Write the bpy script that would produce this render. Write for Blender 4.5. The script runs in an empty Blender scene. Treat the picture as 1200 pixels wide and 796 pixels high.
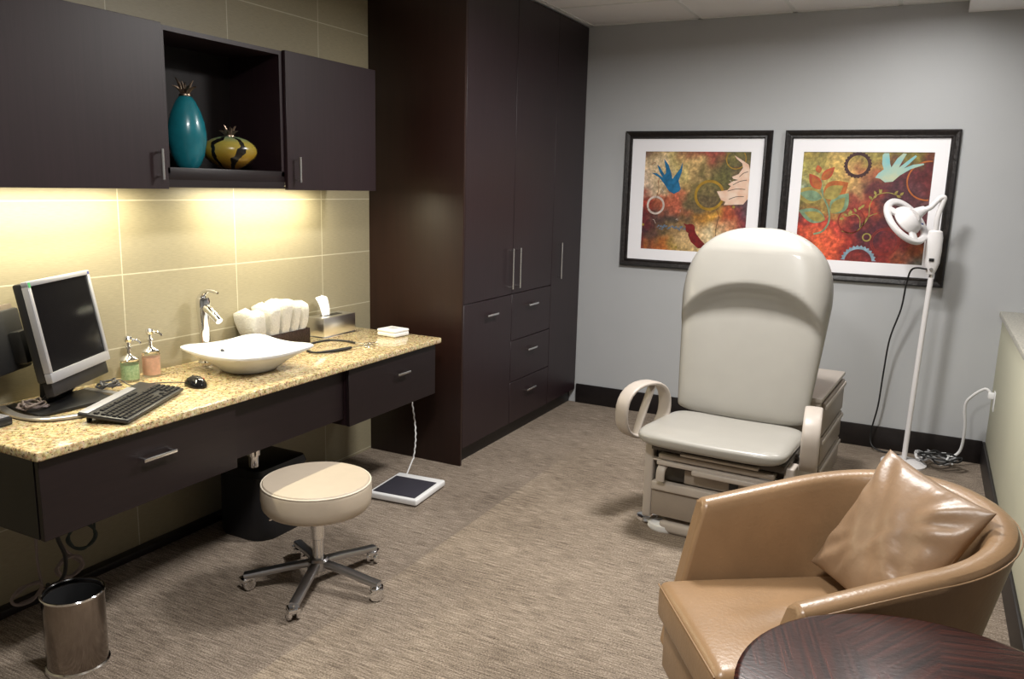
import bpy, bmesh, math, random
from math import pi, sin, cos, radians as R
from mathutils import Vector, Matrix
random.seed(7)
S = bpy.context.scene
C = S.collection

# ---------------------------------------------------------------- camera
YAW, PITCH, ROLL = 0.4699, -0.1882, 0.0258
f = Vector((-sin(YAW)*cos(PITCH), cos(YAW)*cos(PITCH), sin(PITCH)))
r0 = Vector((cos(YAW), sin(YAW), 0)); u0 = r0.cross(f)
rr = r0*cos(ROLL) + u0*sin(ROLL); uu = -r0*sin(ROLL) + u0*cos(ROLL)
cd = bpy.data.cameras.new('camera'); cam = bpy.data.objects.new('camera', cd); C.objects.link(cam)
m = Matrix(((rr.x, uu.x, -f.x, 2.9693), (rr.y, uu.y, -f.y, 0), (rr.z, uu.z, -f.z, 1.64), (0, 0, 0, 1)))
cam.matrix_world = m
cd.sensor_width = 36; cd.lens = 36*949.25/1200; cd.clip_start = .05
S.camera = cam

# ---------------------------------------------------------------- light
S.view_settings.view_transform = 'Standard'
S.view_settings.look = 'None'
S.view_settings.gamma = 1
S.view_settings.use_curve_mapping = False
S.view_settings.exposure = 0.38
w = bpy.data.worlds.new('world'); S.world = w; w.use_nodes = True
w.node_tree.nodes['Background'].inputs[0].default_value = (.8, .85, 1, 1)
w.node_tree.nodes['Background'].inputs[1].default_value = 0.05

def area(name, loc, sx, sy, power, col=(1, 1, 1), rot=(0, 0, 0), spread=180):
    l = bpy.data.lights.new(name, 'AREA'); l.shape = 'RECTANGLE'; l.size = sx; l.size_y = sy
    l.energy = power; l.color = col; l.spread = R(spread)
    o = bpy.data.objects.new(name, l); C.objects.link(o); o.location = loc; o.rotation_euler = rot
    return o
CW = (1.0, .975, .94)
CEILING_KEY_FILLS = [(2.1, 3.7, 58), (2.05, 1.3, 44), (2.95, 4.9, 12)]  # first is the ceiling key lamp, the other two are added fill
for i, (x, y, p) in enumerate(CEILING_KEY_FILLS):
    area('key_fill_light', (x, y, 2.745), .34, .34, p, CW, spread=172)
WARM = (1.0, .91, .66)
area('strip_light', (.15, 1.87, 1.599), .016, .86, 11, WARM)
area('strip_light', (.15, 3.02, 1.599), .016, .74, 10.5, WARM)

# ---------------------------------------------------------------- materials
MATS = {}
def mat(name, col, rough=.5, metal=0, spec=.5, noise=0, nscale=20, bump=0, bscale=60, coat=0, trans=0, ior=1.45,
        stretch=(1, 1, 1), col2=None, emit=None, sheen=0):
    if name in MATS: return MATS[name]
    M = bpy.data.materials.new(name); M.use_nodes = True; MATS[name] = M
    nt = M.node_tree; N = nt.nodes; L = nt.links; b = N['Principled BSDF']
    b.inputs['Base Color'].default_value = (*col, 1); b.inputs['Roughness'].default_value = rough
    b.inputs['Metallic'].default_value = metal; b.inputs['Specular IOR Level'].default_value = spec
    b.inputs['Coat Weight'].default_value = coat; b.inputs['Transmission Weight'].default_value = trans
    b.inputs['IOR'].default_value = ior; b.inputs['Sheen Weight'].default_value = sheen
    if emit:
        b.inputs['Emission Color'].default_value = (*emit[0], 1); b.inputs['Emission Strength'].default_value = emit[1]
    tc = N.new('ShaderNodeTexCoord'); mp = N.new('ShaderNodeMapping'); mp.inputs['Scale'].default_value = stretch
    L.new(tc.outputs['Object'], mp.inputs[0])
    if noise or col2:
        n = N.new('ShaderNodeTexNoise'); n.inputs['Scale'].default_value = nscale; n.inputs['Detail'].default_value = 5
        L.new(mp.outputs[0], n.inputs['Vector'])
        cr = N.new('ShaderNodeValToRGB'); L.new(n.outputs['Fac'], cr.inputs[0])
        c2 = col2 if col2 else tuple(c*(1-noise) for c in col)
        cr.color_ramp.elements[0].position = .35; cr.color_ramp.elements[1].position = .65
        cr.color_ramp.elements[0].color = (*c2, 1)
        cr.color_ramp.elements[1].color = (*(tuple(min(1, c*(1+noise)) for c in col)), 1)
        L.new(cr.outputs[0], b.inputs['Base Color'])
    if bump:
        n2 = N.new('ShaderNodeTexNoise'); n2.inputs['Scale'].default_value = bscale; n2.inputs['Detail'].default_value = 4
        L.new(mp.outputs[0], n2.inputs['Vector'])
        bp = N.new('ShaderNodeBump'); bp.inputs['Strength'].default_value = bump; bp.inputs['Distance'].default_value = .01
        L.new(n2.outputs['Fac'], bp.inputs['Height']); L.new(bp.outputs[0], b.inputs['Normal'])
    return M

wood_v = mat('espresso_wood_vertical', (.0170, .0078, .0102), .42, spec=.55, noise=.13, nscale=9, stretch=(9, 9, .35), bump=.02, bscale=25)
wood_h_shaded = mat('espresso_wood_horizontal_shaded', (.0100, .0052, .0062), .42, spec=.5, noise=.13, nscale=9, stretch=(9, .35, 9), bump=.04, bscale=25)  # horizontal grain; same espresso as above, desk shade darkened into its colour
wood_in = mat('espresso_wood_inside', (.009, .006, .006), .5, spec=.3, noise=.2, nscale=8, stretch=(6, 6, .5))
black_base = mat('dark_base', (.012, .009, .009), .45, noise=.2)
wallgrey = mat('grey_wall_paint', (.455, .465, .475), .85, spec=.2, noise=.012, nscale=3, bump=.03, bscale=300)
khaki = mat('khaki_wall_paint', (.50, .49, .38), .8, spec=.2, noise=.01, nscale=3, bump=.03, bscale=300)
ceil_m = mat('ceiling_white', (.88, .86, .85), .9, spec=.1, noise=.02, nscale=200, bump=.1, bscale=400)
white_paint = mat('white_metal_trim', (.8, .8, .78), .5)
chrome = mat('chrome', (.85, .85, .86), .08, metal=1)
satin = mat('satin_nickel', (.78, .78, .78), .25, metal=1)
alu = mat('polished_aluminium', (.50, .50, .52), .30, metal=1)
steel = mat('dark_polished_steel', (.32, .28, .25), .12, metal=1, noise=.1, nscale=4)
porcelain = mat('white_porcelain', (.70, .715, .74), .12, coat=.3)
vinyl = mat('stone_vinyl', (.33, .315, .285), .30, spec=.5, coat=.15, noise=.02, nscale=8, bump=.03, bscale=220)
plastic_t = mat('taupe_plastic', (.27, .225, .185), .42, noise=.02)
plastic_l = mat('light_taupe_plastic', (.43, .38, .335), .4, noise=.02)
plastic_d = mat('dark_taupe_metal', (.06, .05, .042), .4)
tan_leather = mat('tan_leather', (.30, .185, .098), .33, spec=.5, noise=.10, nscale=5, bump=.10, bscale=90)
tan_pillow = mat('tan_pillow_leather', (.275, .178, .108), .36, spec=.5, noise=.12, nscale=6, bump=.22, bscale=22)
seam = mat('seam_thread', (.16, .085, .04), .6)
stool_v = mat('beige_vinyl', (.50, .425, .335), .42, spec=.4, noise=.02, bump=.02, bscale=200)
blk = mat('black_plastic', (.012, .012, .013), .38)
blk_gl = mat('gloss_black', (.008, .008, .009), .12)
blk_rub = mat('black_rubber', (.015, .015, .016), .6)
silver_p = mat('silver_plastic', (.36, .36, .39), .35, metal=.3)
screen_m = mat('dark_screen', (.006, .006, .007), .14, spec=.3)
white_pl = mat('white_plastic', (.80, .80, .80), .35)
towel_m = mat('white_terry', (.66, .64, .58), .95, spec=.1, noise=.05, nscale=90, bump=.9, bscale=160, sheen=.3)
tissue_m = mat('white_tissue', (.88, .88, .90), .9, spec=.1, bump=.3, bscale=40)
basket_m = mat('dark_basket', (.025, .012, .009), .5, noise=.3, nscale=60, bump=.4, bscale=120)
glass = mat('clear_glass', (.95, .97, .96), .03, trans=1, ior=1.45)
green_s = mat('green_soap', (.36, .58, .30), .4, col2=(.62, .78, .50), nscale=120)
pink_s = mat('pink_soap', (.86, .52, .38), .35, noise=.08, nscale=60)
teal = mat('teal_glaze', (.010, .15, .19), .26, noise=.12, nscale=14, coat=.3)
bronze = mat('bronze_metal', (.20, .15, .11), .35, metal=.9, noise=.3, nscale=40)
mousered = mat('red_dot', (.5, .02, .01), .4)
framem = mat('frame_black_wood', (.011, .008, .0075), .42, noise=.5, nscale=35, stretch=(1, 1, 1), bump=.35, bscale=70)
matboard = mat('mat_board', (.90, .89, .92), .8, spec=.2)
lampw = mat('lamp_white', (.74, .72, .72), .35)
cordw = mat('white_cord', (.72, .72, .72), .5)
cordb = mat('black_cord', (.01, .01, .01), .5)
cordg = mat('green_grey_cord', (.035, .05, .045), .5)
cordgr = mat('grey_cord', (.20, .16, .15), .5)
black_trash = mat('black_bin_plastic', (.008, .008, .010), .5)

def nodes(name):
    M = bpy.data.materials.new(name); M.use_nodes = True; MATS[name] = M
    return M, M.node_tree.nodes, M.node_tree.links, M.node_tree.nodes['Principled BSDF']
def tile_material():
    M, N, L, b = nodes('olive_wall_tile')
    tc = N.new('ShaderNodeTexCoord'); sp = N.new('ShaderNodeSeparateXYZ'); cb = N.new('ShaderNodeCombineXYZ')
    L.new(tc.outputs['Object'], sp.inputs[0])
    a1 = N.new('ShaderNodeMath'); a1.operation = 'ADD'; a1.inputs[1].default_value = -2.2525+.6275*8; L.new(sp.outputs['Y'], a1.inputs[0])
    a2 = N.new('ShaderNodeMath'); a2.operation = 'ADD'; a2.inputs[1].default_value = -.0135+.305*4; L.new(sp.outputs['Z'], a2.inputs[0])
    L.new(a1.outputs[0], cb.inputs[0]); L.new(a2.outputs[0], cb.inputs[1])
    br = N.new('ShaderNodeTexBrick'); br.offset = 0; br.squash = 1
    br.inputs['Scale'].default_value = 1; br.inputs['Brick Width'].default_value = .6275; br.inputs['Row Height'].default_value = .305
    br.inputs['Mortar Size'].default_value = .0028; br.inputs['Mortar Smooth'].default_value = .3; br.inputs['Bias'].default_value = -.3
    br.inputs['Color1'].default_value = (.285, .25, .165, 1); br.inputs['Color2'].default_value = (.305, .268, .178, 1)
    br.inputs['Mortar'].default_value = (.50, .46, .34, 1)
    L.new(cb.outputs[0], br.inputs['Vector'])
    mp = N.new('ShaderNodeMapping'); mp.inputs['Scale'].default_value = (1, 14, 160); L.new(tc.outputs['Object'], mp.inputs[0])
    n = N.new('ShaderNodeTexNoise'); n.inputs['Scale'].default_value = 2.2; n.inputs['Detail'].default_value = 4; L.new(mp.outputs[0], n.inputs['Vector'])
    mx = N.new('ShaderNodeMix'); mx.data_type = 'RGBA'; mx.blend_type = 'OVERLAY'; mx.inputs[0].default_value = .22
    L.new(br.outputs['Color'], mx.inputs[6]); L.new(n.outputs['Fac'], mx.inputs[7])
    L.new(mx.outputs[2], b.inputs['Base Color'])
    b.inputs['Roughness'].default_value = .42
    bp = N.new('ShaderNodeBump'); bp.inputs['Strength'].default_value = .12; bp.inputs['Distance'].default_value = .004
    ad = N.new('ShaderNodeMath'); ad.operation = 'MULTIPLY_ADD'; ad.inputs[1].default_value = -2; L.new(br.outputs['Fac'], ad.inputs[0]); L.new(n.outputs['Fac'], ad.inputs[2])
    L.new(ad.outputs[0], bp.inputs['Height']); L.new(bp.outputs[0], b.inputs['Normal'])
    return M
def carpet_material():
    M, N, L, b = nodes('streaked_carpet')
    tc = N.new('ShaderNodeTexCoord')
    def noise(sc, st, det=4):
        mp = N.new('ShaderNodeMapping'); mp.inputs['Scale'].default_value = st; L.new(tc.outputs['Object'], mp.inputs[0])
        n = N.new('ShaderNodeTexNoise'); n.inputs['Scale'].default_value = sc; n.inputs['Detail'].default_value = det
        L.new(mp.outputs[0], n.inputs['Vector']); return n
    a = noise(2.0, (5.5, 75, 1), 9); g = noise(210, (.7, 1.4, 1), 3); bg = noise(1.2, (1, 1.5, 1), 2)
    mx = N.new('ShaderNodeMix'); mx.inputs[0].default_value = .55; L.new(a.outputs['Fac'], mx.inputs[2]); L.new(g.outputs['Fac'], mx.inputs[3])
    mx2 = N.new('ShaderNodeMix'); mx2.inputs[0].default_value = .15; L.new(mx.outputs[0], mx2.inputs[2]); L.new(bg.outputs['Fac'], mx2.inputs[3])
    cr = N.new('ShaderNodeValToRGB'); L.new(mx2.outputs[0], cr.inputs[0])
    e = cr.color_ramp.elements; e[0].position = .38; e[0].color = (.075, .056, .042, 1); e[1].position = .62; e[1].color = (.42, .35, .28, 1)
    k = e.new(.5); k.color = (.205, .164, .128, 1)
    L.new(cr.outputs[0], b.inputs['Base Color']); b.inputs['Roughness'].default_value = .95; b.inputs['Specular IOR Level'].default_value = .1
    bp = N.new('ShaderNodeBump'); bp.inputs['Strength'].default_value = .6; bp.inputs['Distance'].default_value = .006
    L.new(mx.outputs[0], bp.inputs['Height']); L.new(bp.outputs[0], b.inputs['Normal'])
    return M
def granite_material():
    M, N, L, b = nodes('gold_granite')
    tc = N.new('ShaderNodeTexCoord')
    v = N.new('ShaderNodeTexVoronoi'); v.inputs['Scale'].default_value = 120; L.new(tc.outputs['Object'], v.inputs['Vector'])
    n = N.new('ShaderNodeTexNoise'); n.inputs['Scale'].default_value = 60; n.inputs['Detail'].default_value = 8; n.inputs['Roughness'].default_value = .75
    L.new(tc.outputs['Object'], n.inputs['Vector'])
    n2 = N.new('ShaderNodeTexNoise'); n2.inputs['Scale'].default_value = 115; n2.inputs['Detail'].default_value = 3; L.new(tc.outputs['Object'], n2.inputs['Vector'])
    cr = N.new('ShaderNodeValToRGB'); L.new(n.outputs['Fac'], cr.inputs[0]); e = cr.color_ramp.elements
    e[0].position = .30; e[0].color = (.10, .05, .02, 1); e[1].position = .62; e[1].color = (.72, .62, .40, 1)
    k = e.new(.43); k.color = (.42, .29, .14, 1); k = e.new(.5); k.color = (.58, .46, .25, 1)
    mx = N.new('ShaderNodeMix'); mx.data_type = 'RGBA'; mx.blend_type = 'OVERLAY'; mx.inputs[0].default_value = .45
    L.new(cr.outputs[0], mx.inputs[6]); L.new(v.outputs['Color'], mx.inputs[7])
    hs = N.new('ShaderNodeHueSaturation'); hs.inputs['Saturation'].default_value = 1.0
    c2 = N.new('ShaderNodeValToRGB'); L.new(n2.outputs['Fac'], c2.inputs[0]); c2.color_ramp.elements[0].position = .34; c2.color_ramp.elements[1].position = .42
    m2 = N.new('ShaderNodeMix'); m2.data_type = 'RGBA'; m2.blend_type = 'MIX'; L.new(c2.outputs[0], m2.inputs[0])
    bw = N.new('ShaderNodeMix'); bw.data_type = 'RGBA'; bw.inputs[0].default_value = .72; L.new(mx.outputs[2], bw.inputs[6]); L.new(cr.outputs[0], bw.inputs[7])
    m2.inputs[6].default_value = (.085, .052, .030, 1); L.new(bw.outputs[2], m2.inputs[7])
    L.new(m2.outputs[2], b.inputs['Base Color']); b.inputs['Roughness'].default_value = .10; b.inputs['Specular IOR Level'].default_value = .6
    return M
def table_material():
    M, N, L, b = nodes('sunburst_veneer')
    tc = N.new('ShaderNodeTexCoord'); sp = N.new('ShaderNodeSeparateXYZ'); L.new(tc.outputs['Object'], sp.inputs[0])
    # angle -> wedge index, grain runs along each wedge's own direction
    at = N.new('ShaderNodeMath'); at.operation = 'ARCTAN2'; L.new(sp.outputs['Y'], at.inputs[0]); L.new(sp.outputs['X'], at.inputs[1])
    sn = N.new('ShaderNodeMath'); sn.operation = 'SNAP'; sn.inputs[1].default_value = pi/4; L.new(at.outputs[0], sn.inputs[0])
    vr = N.new('ShaderNodeVectorRotate'); vr.rotation_type = 'Z_AXIS'; L.new(tc.outputs['Object'], vr.inputs['Vector'])
    ng = N.new('ShaderNodeMath'); ng.operation = 'MULTIPLY_ADD'; ng.inputs[1].default_value = -1; ng.inputs[2].default_value = .5; L.new(sn.outputs[0], ng.inputs[0]); L.new(ng.outputs[0], vr.inputs['Angle'])
    mp = N.new('ShaderNodeMapping'); mp.inputs['Scale'].default_value = (1.4, 48, 1); L.new(vr.outputs[0], mp.inputs[0])
    n = N.new('ShaderNodeTexNoise'); n.inputs['Scale'].default_value = 3; n.inputs['Detail'].default_value = 6; L.new(mp.outputs[0], n.inputs['Vector'])
    cr = N.new('ShaderNodeValToRGB'); L.new(n.outputs['Fac'], cr.inputs[0]); e = cr.color_ramp.elements
    e[0].position = .36; e[0].color = (.008, .003, .003, 1); e[1].position = .80; e[1].color = (.085, .020, .012, 1)
    L.new(cr.outputs[0], b.inputs['Base Color']); b.inputs['Roughness'].default_value = .27; b.inputs['Specular IOR Level'].default_value = .38
    n3 = N.new('ShaderNodeTexNoise'); n3.inputs['Scale'].default_value = 130; L.new(tc.outputs['Object'], n3.inputs['Vector'])
    bp = N.new('ShaderNodeBump'); bp.inputs['Strength'].default_value = .10; bp.inputs['Distance'].default_value = .003
    L.new(n3.outputs['Fac'], bp.inputs['Height']); L.new(bp.outputs[0], b.inputs['Normal'])
    return M
def gourd_material():
    M, N, L, b = nodes('painted_gourd')
    tc = N.new('ShaderNodeTexCoord'); sp = N.new('ShaderNodeSeparateXYZ'); L.new(tc.outputs['Object'], sp.inputs[0])
    cr = N.new('ShaderNodeValToRGB'); mr = N.new('ShaderNodeMapRange'); mr.inputs[1].default_value = 0; mr.inputs[2].default_value = .15; L.new(sp.outputs['Z'], mr.inputs[0]); L.new(mr.outputs[0], cr.inputs[0])
    e = cr.color_ramp.elements; e[0].color = (.22, .09, .015, 1); e[1].color = (.10, .26, .20, 1); k = e.new(.4); k.color = (.30, .19, .02, 1); k = e.new(.75); k.color = (.32, .26, .05, 1)
    at = N.new('ShaderNodeMath'); at.operation = 'ARCTAN2'; L.new(sp.outputs['Y'], at.inputs[0]); L.new(sp.outputs['X'], at.inputs[1])
    ml = N.new('ShaderNodeMath'); ml.operation = 'MULTIPLY'; ml.inputs[1].default_value = 7; L.new(at.outputs[0], ml.inputs[0])
    nz = N.new('ShaderNodeTexNoise'); nz.inputs['Scale'].default_value = 13; L.new(tc.outputs['Object'], nz.inputs['Vector'])
    ad = N.new('ShaderNodeMath'); ad.operation = 'MULTIPLY_ADD'; ad.inputs[1].default_value = 9; L.new(nz.outputs['Fac'], ad.inputs[0]); L.new(ml.outputs[0], ad.inputs[2])
    s = N.new('ShaderNodeMath'); s.operation = 'SINE'; L.new(ad.outputs[0], s.inputs[0])
    g = N.new('ShaderNodeMath'); g.operation = 'GREATER_THAN'; g.inputs[1].default_value = .55; L.new(s.outputs[0], g.inputs[0])
    mx = N.new('ShaderNodeMix'); mx.data_type = 'RGBA'; L.new(g.outputs[0], mx.inputs[0]); L.new(cr.outputs[0], mx.inputs[6]); mx.inputs[7].default_value = (.008, .007, .006, 1)
    L.new(mx.outputs[2], b.inputs['Base Color']); b.inputs['Roughness'].default_value = .25
    return M
tile_m = tile_material(); carpet_m = carpet_material(); granite_m = granite_material(); table_m = table_material(); gourd_m = gourd_material()

# ---------------------------------------------------------------- helpers
def finish(bm, ang=38):
    bmesh.ops.recalc_face_normals(bm, faces=bm.faces[:])
    a = R(ang)
    for e in bm.edges:
        e.smooth = len(e.link_faces) == 2 and e.calc_face_angle(0) < a
    for fc in bm.faces: fc.smooth = True
def obj(name, bm, material, parent=None, ang=38, fin=True):
    if fin: finish(bm, ang)
    me = bpy.data.meshes.new(name); bm.to_mesh(me); bm.free()
    for mm in (material if isinstance(material, (list, tuple)) else [material]): me.materials.append(mm)
    o = bpy.data.objects.new(name, me); C.objects.link(o)
    if parent: o.parent = parent
    return o
def tag(o, label, cat, group=None):
    o['label'] = label; o['category'] = cat
    if group: o['group'] = group
    return o
def thing(name, label, cat, loc=(0, 0, 0), rz=0, group=None):
    o = bpy.data.objects.new(name, None); C.objects.link(o); o.empty_display_size = .1
    o.location = loc; o.rotation_euler = (0, 0, rz)
    return tag(o, label, cat, group)
def struct(name, bm, m, ang=38):
    o = obj(name, bm, m, ang=ang); o['kind'] = 'structure'; return o
def base_origin(o, loc):
    """put the object's origin at loc, keeping the mesh where it stands"""
    o.data.transform(Matrix.Translation(-Vector(loc))); o.location = loc; return o
def box(bm, x0, x1, y0, y1, z0, z1, bev=0, seg=2, mi=0, M=None):
    r = bmesh.ops.create_cube(bm, size=1)
    vs = r['verts']
    for v in vs:
        v.co = Vector((x0+(v.co.x+.5)*(x1-x0), y0+(v.co.y+.5)*(y1-y0), z0+(v.co.z+.5)*(z1-z0)))
    fs = set(f for v in vs for f in v.link_faces)
    if bev:
        es = list(set(e for v in vs for e in v.link_edges))
        rb = bmesh.ops.bevel(bm, geom=es, offset=bev, segments=seg, affect='EDGES', profile=.5)
        vs = list(set(v for f in rb['faces'] for v in f.verts) | set(v for v in vs if v.is_valid))
        fs = set(f for v in vs for f in v.link_faces)
    for f_ in fs: f_.material_index = mi
    if M is not None:
        for v in vs: v.co = M @ v.co
    return vs
def BX(*a, **k):
    bm = bmesh.new(); box(bm, *a, **k); return bm
def lathe(bm, prof, seg=32, M=None, cap=True, mi=0, sx=1, sy=1):
    rings = []
    for (r_, z) in prof:
        rings.append([bm.verts.new((r_*cos(2*pi*i/seg)*sx, r_*sin(2*pi*i/seg)*sy, z)) for i in range(seg)])
    for a, b_ in zip(rings[:-1], rings[1:]):
        for i in range(seg):
            f_ = bm.faces.new((a[i], a[(i+1) % seg], b_[(i+1) % seg], b_[i])); f_.material_index = mi
    if cap:
        if prof[0][0] > 1e-5: bm.faces.new(rings[0][::-1]).material_index = mi
        if prof[-1][0] > 1e-5: bm.faces.new(rings[-1]).material_index = mi
    vs = [v for rg in rings for v in rg]
    if M is not None:
        for v in vs: v.co = M @ v.co
    return vs
def LA(*a, **k):
    bm = bmesh.new(); lathe(bm, *a, **k); bmesh.ops.remove_doubles(bm, verts=bm.verts[:], dist=1e-6); return bm
def smooth_path(pts, n=6, closed=False):
    P = [Vector(p) for p in pts]; out = []; N = len(P)
    rng = range(N if closed else N-1)
    for i in rng:
        if closed: p0, p1, p2, p3 = P[(i-1) % N], P[i], P[(i+1) % N], P[(i+2) % N]
        else: p0, p1, p2, p3 = P[max(i-1, 0)], P[i], P[i+1], P[min(i+2, N-1)]
        for k in range(n):
            t = k/n
            out.append(.5*((2*p1)+(-p0+p2)*t+(2*p0-5*p1+4*p2-p3)*t*t+(-p0+3*p1-3*p2+p3)*t**3))
    if not closed: out.append(P[-1])
    return out
def tube(bm, pts, rad, seg=10, closed=False, smooth=6, mi=0, flat=None, up=None):
    """sweep; rad float or list per control point; flat=(w,h) for a rounded-rect band section (w along `up` cross)"""
    P = smooth_path(pts, smooth, closed) if smooth else [Vector(p) for p in pts]
    n = len(P)
    if isinstance(rad, (list, tuple)):
        k = len(rad)
        def rd(i):
            t = i/(n-1)*(k-1); a = min(int(t), k-2) if k > 1 else 0; return rad[a]*(1-(t-a))+rad[a+1]*(t-a)
    else:
        def rd(i): return rad
    rings = []; nrm = None
    for i in range(n):
        if closed: t = (P[(i+1) % n]-P[i-1]).normalized()
        else: t = (P[min(i+1, n-1)]-P[max(i-1, 0)]).normalized()
        if up is not None:
            nrm = Vector(up); nrm = (nrm - t*nrm.dot(t)).normalized()
        elif nrm is None:
            a = Vector((0, 0, 1)) if abs(t.z) < .9 else Vector((1, 0, 0)); nrm = (a - t*a.dot(t)).normalized()
        else: nrm = (nrm - t*nrm.dot(t)).normalized()
        bi = t.cross(nrm)
        ring = []
        for j in range(seg):
            th = 2*pi*(j+.5)/seg
            if flat:
                cx_, sx_ = cos(th), sin(th); e = .55
                a = flat[0]/2*math.copysign(abs(cx_)**e, cx_); b_ = flat[1]/2*math.copysign(abs(sx_)**e, sx_)
                ring.append(bm.verts.new(P[i]+nrm*a+bi*b_))
            else: ring.append(bm.verts.new(P[i]+(nrm*cos(th)+bi*sin(th))*rd(i)))
        rings.append(ring)
    m_ = n if closed else n-1
    for i in range(m_):
        a, b_ = rings[i], rings[(i+1) % n]
        for j in range(seg):
            bm.faces.new((a[j], a[(j+1) % seg], b_[(j+1) % seg], b_[j])).material_index = mi
    if not closed:
        bm.faces.new(rings[0][::-1]).material_index = mi; bm.faces.new(rings[-1]).material_index = mi
    return rings
def TU(*a, **k):
    bm = bmesh.new(); tube(bm, *a, **k); return bm
def pillow(bm, wfun, y0, y1, tf, tb, nu=28, nv=30, M=None):
    """closed cushion: (u,v) in outline, front height tf(u,v), back depth tb(u,v); local (x, y, z=thickness)"""
    def pt(u, v, s):
        x = wfun(v)*u; y = y0+(y1-y0)*v; return Vector((x, y, tf(u, v) if s > 0 else -tb(u, v)))
    F = {}; B = {}
    for j in range(nv+1):
        v = .5-.5*cos(pi*j/nv)
        for i in range(nu+1):
            u = sin(pi/2*(2*i/nu-1))
            F[i, j] = bm.verts.new(pt(u, v, 1))
            B[i, j] = F[i, j] if i in (0, nu) or j in (0, nv) else bm.verts.new(pt(u, v, -1))
    for j in range(nv):
        for i in range(nu):
            for G, fl in ((F, 0), (B, 1)):
                q = [G[i, j], G[i+1, j], G[i+1, j+1], G[i, j+1]]
                if fl: q.reverse()
                try: bm.faces.new(q)
                except ValueError: pass
    bmesh.ops.remove_doubles(bm, verts=bm.verts[:], dist=1e-5)
    if M is not None:
        for v in bm.verts: v.co = M @ v.co
def prism(bm, pts, z0, z1, M=None, mi=0):
    a = [bm.verts.new((p[0], p[1], z0)) for p in pts]; b_ = [bm.verts.new((p[0], p[1], z1)) for p in pts]
    n = len(pts)
    fs = [bm.faces.new(a[::-1]), bm.faces.new(b_)]
    for i in range(n): fs.append(bm.faces.new((a[i], a[(i+1) % n], b_[(i+1) % n], b_[i])))
    for f_ in fs: f_.material_index = mi
    if M is not None:
        for v in a+b_: v.co = M @ v.co
    return a+b_
def copy_tree(o, parent=None):
    c = o.copy(); C.objects.link(c)
    if parent: c.parent = parent
    for ch in o.children: copy_tree(ch, c)
    return c
def handle(parent, p0, p1, out, r_=.005, proj=.03, name='handle'):
    """bar pull between p0 and p1, standing off along out"""
    p0 = Vector(p0); p1 = Vector(p1); out = Vector(out); d = (p1-p0).normalized()
    bm = bmesh.new(); tube(bm, [p0+out*proj-d*.012, p1+out*proj+d*.012], r_, seg=10, smooth=0)
    tube(bm, [p0, p0+out*proj], r_*.8, seg=8, smooth=0); tube(bm, [p1, p1+out*proj], r_*.8, seg=8, smooth=0)
    return obj(name, bm, satin, parent)
def flatpull(parent, y0, y1, x, z, name='handle'):
    bm = bmesh.new(); box(bm, x+.022, x+.032, y0, y1, z-.006, z+.006, .002)
    box(bm, x, x+.026, y0+.006, y0+.014, z-.005, z+.005); box(bm, x, x+.026, y1-.014, y1-.006, z-.005, z+.005)
    return obj(name, bm, satin, parent)

# ---------------------------------------------------------------- room shell
YB, ZC, YF, XR = 5.67, 2.77, -1.6, 5.0
struct('floor', BX(-.1, XR+.1, YF-.1, YB+.1, -.1, 0), carpet_m)
struct('wall_left', BX(-.1, 0, YF, YB, 0, ZC), tile_m)
struct('wall_back', BX(-.1, XR+.1, YB, YB+.1, 0, ZC), wallgrey)
struct('wall_right', BX(XR, XR+.1, YF, YB, 0, ZC), wallgrey)
struct('wall_front', BX(-.1, XR+.1, YF-.1, YF, 0, ZC), wallgrey)
bm = BX(-.1, XR+.1, YF-.1, YB+.1, ZC, ZC+.1)
struct('ceiling', bm, ceil_m)
# ceiling grid lines and dropped soffit
bm = bmesh.new()
for gy in (YB-.61*k for k in range(0, 12)): box(bm, .65, 3.03, gy-.012 if gy < YB else gy-.024, gy+.012 if gy < YB else gy, ZC-.004, ZC)
for gx in (.66+.012, 1.445, 2.055, 2.665): box(bm, gx-.012, gx+.012, YF, YB, ZC-.004, ZC)
struct('trim_1', bm, white_paint)
struct('trim_2', BX(3.03, XR, YF, YB, ZC-.07, ZC, .002), ceil_m)
struct('baseboard_back', BX(.66, 3.40, YB-.016, YB, 0, .148, .004), black_base)
bm = BX(3.415, 3.80, 2.7, YB, 0, .935, .003); struct('wall_low', bm, khaki)
bm = BX(3.395, 3.83, 2.68, YB, .935, .967, .006); struct('trim_3', bm, mat('ledge_stone', (.42, .40, .34), .3, noise=.35, nscale=90))
struct('dark_strip_left', BX(0, .05, YF, 3.3, 0, .032, .004), black_base)  # low dark strip along the foot of the tiled wall
struct('baseboard_right', BX(3.40, 3.415, 2.7, YB-.016, 0, .148, .004), black_base)

# unseen ceiling fixtures: one for the key lamp, two for the added fill
for i, (x, y, p) in enumerate(CEILING_KEY_FILLS):
    t = thing('ceiling_key_fill', ['recessed ceiling light above the floor beside the desk', 'added fill light above the middle of the room by the desk end',
               'added fill light above the armchair and half wall'][i], 'light', (x, y, ZC-.005))
    zz = 0
    bm = bmesh.new()
    for (a, b_, c_, d) in ((-.2, .2, -.2, -.18), (-.2, .2, .18, .2), (-.2, -.18, -.18, .18), (.18, .2, -.18, .18)): box(bm, a, b_, c_, d, -.012+zz, 0+zz)
    obj('frame', bm, white_paint, t)

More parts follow.
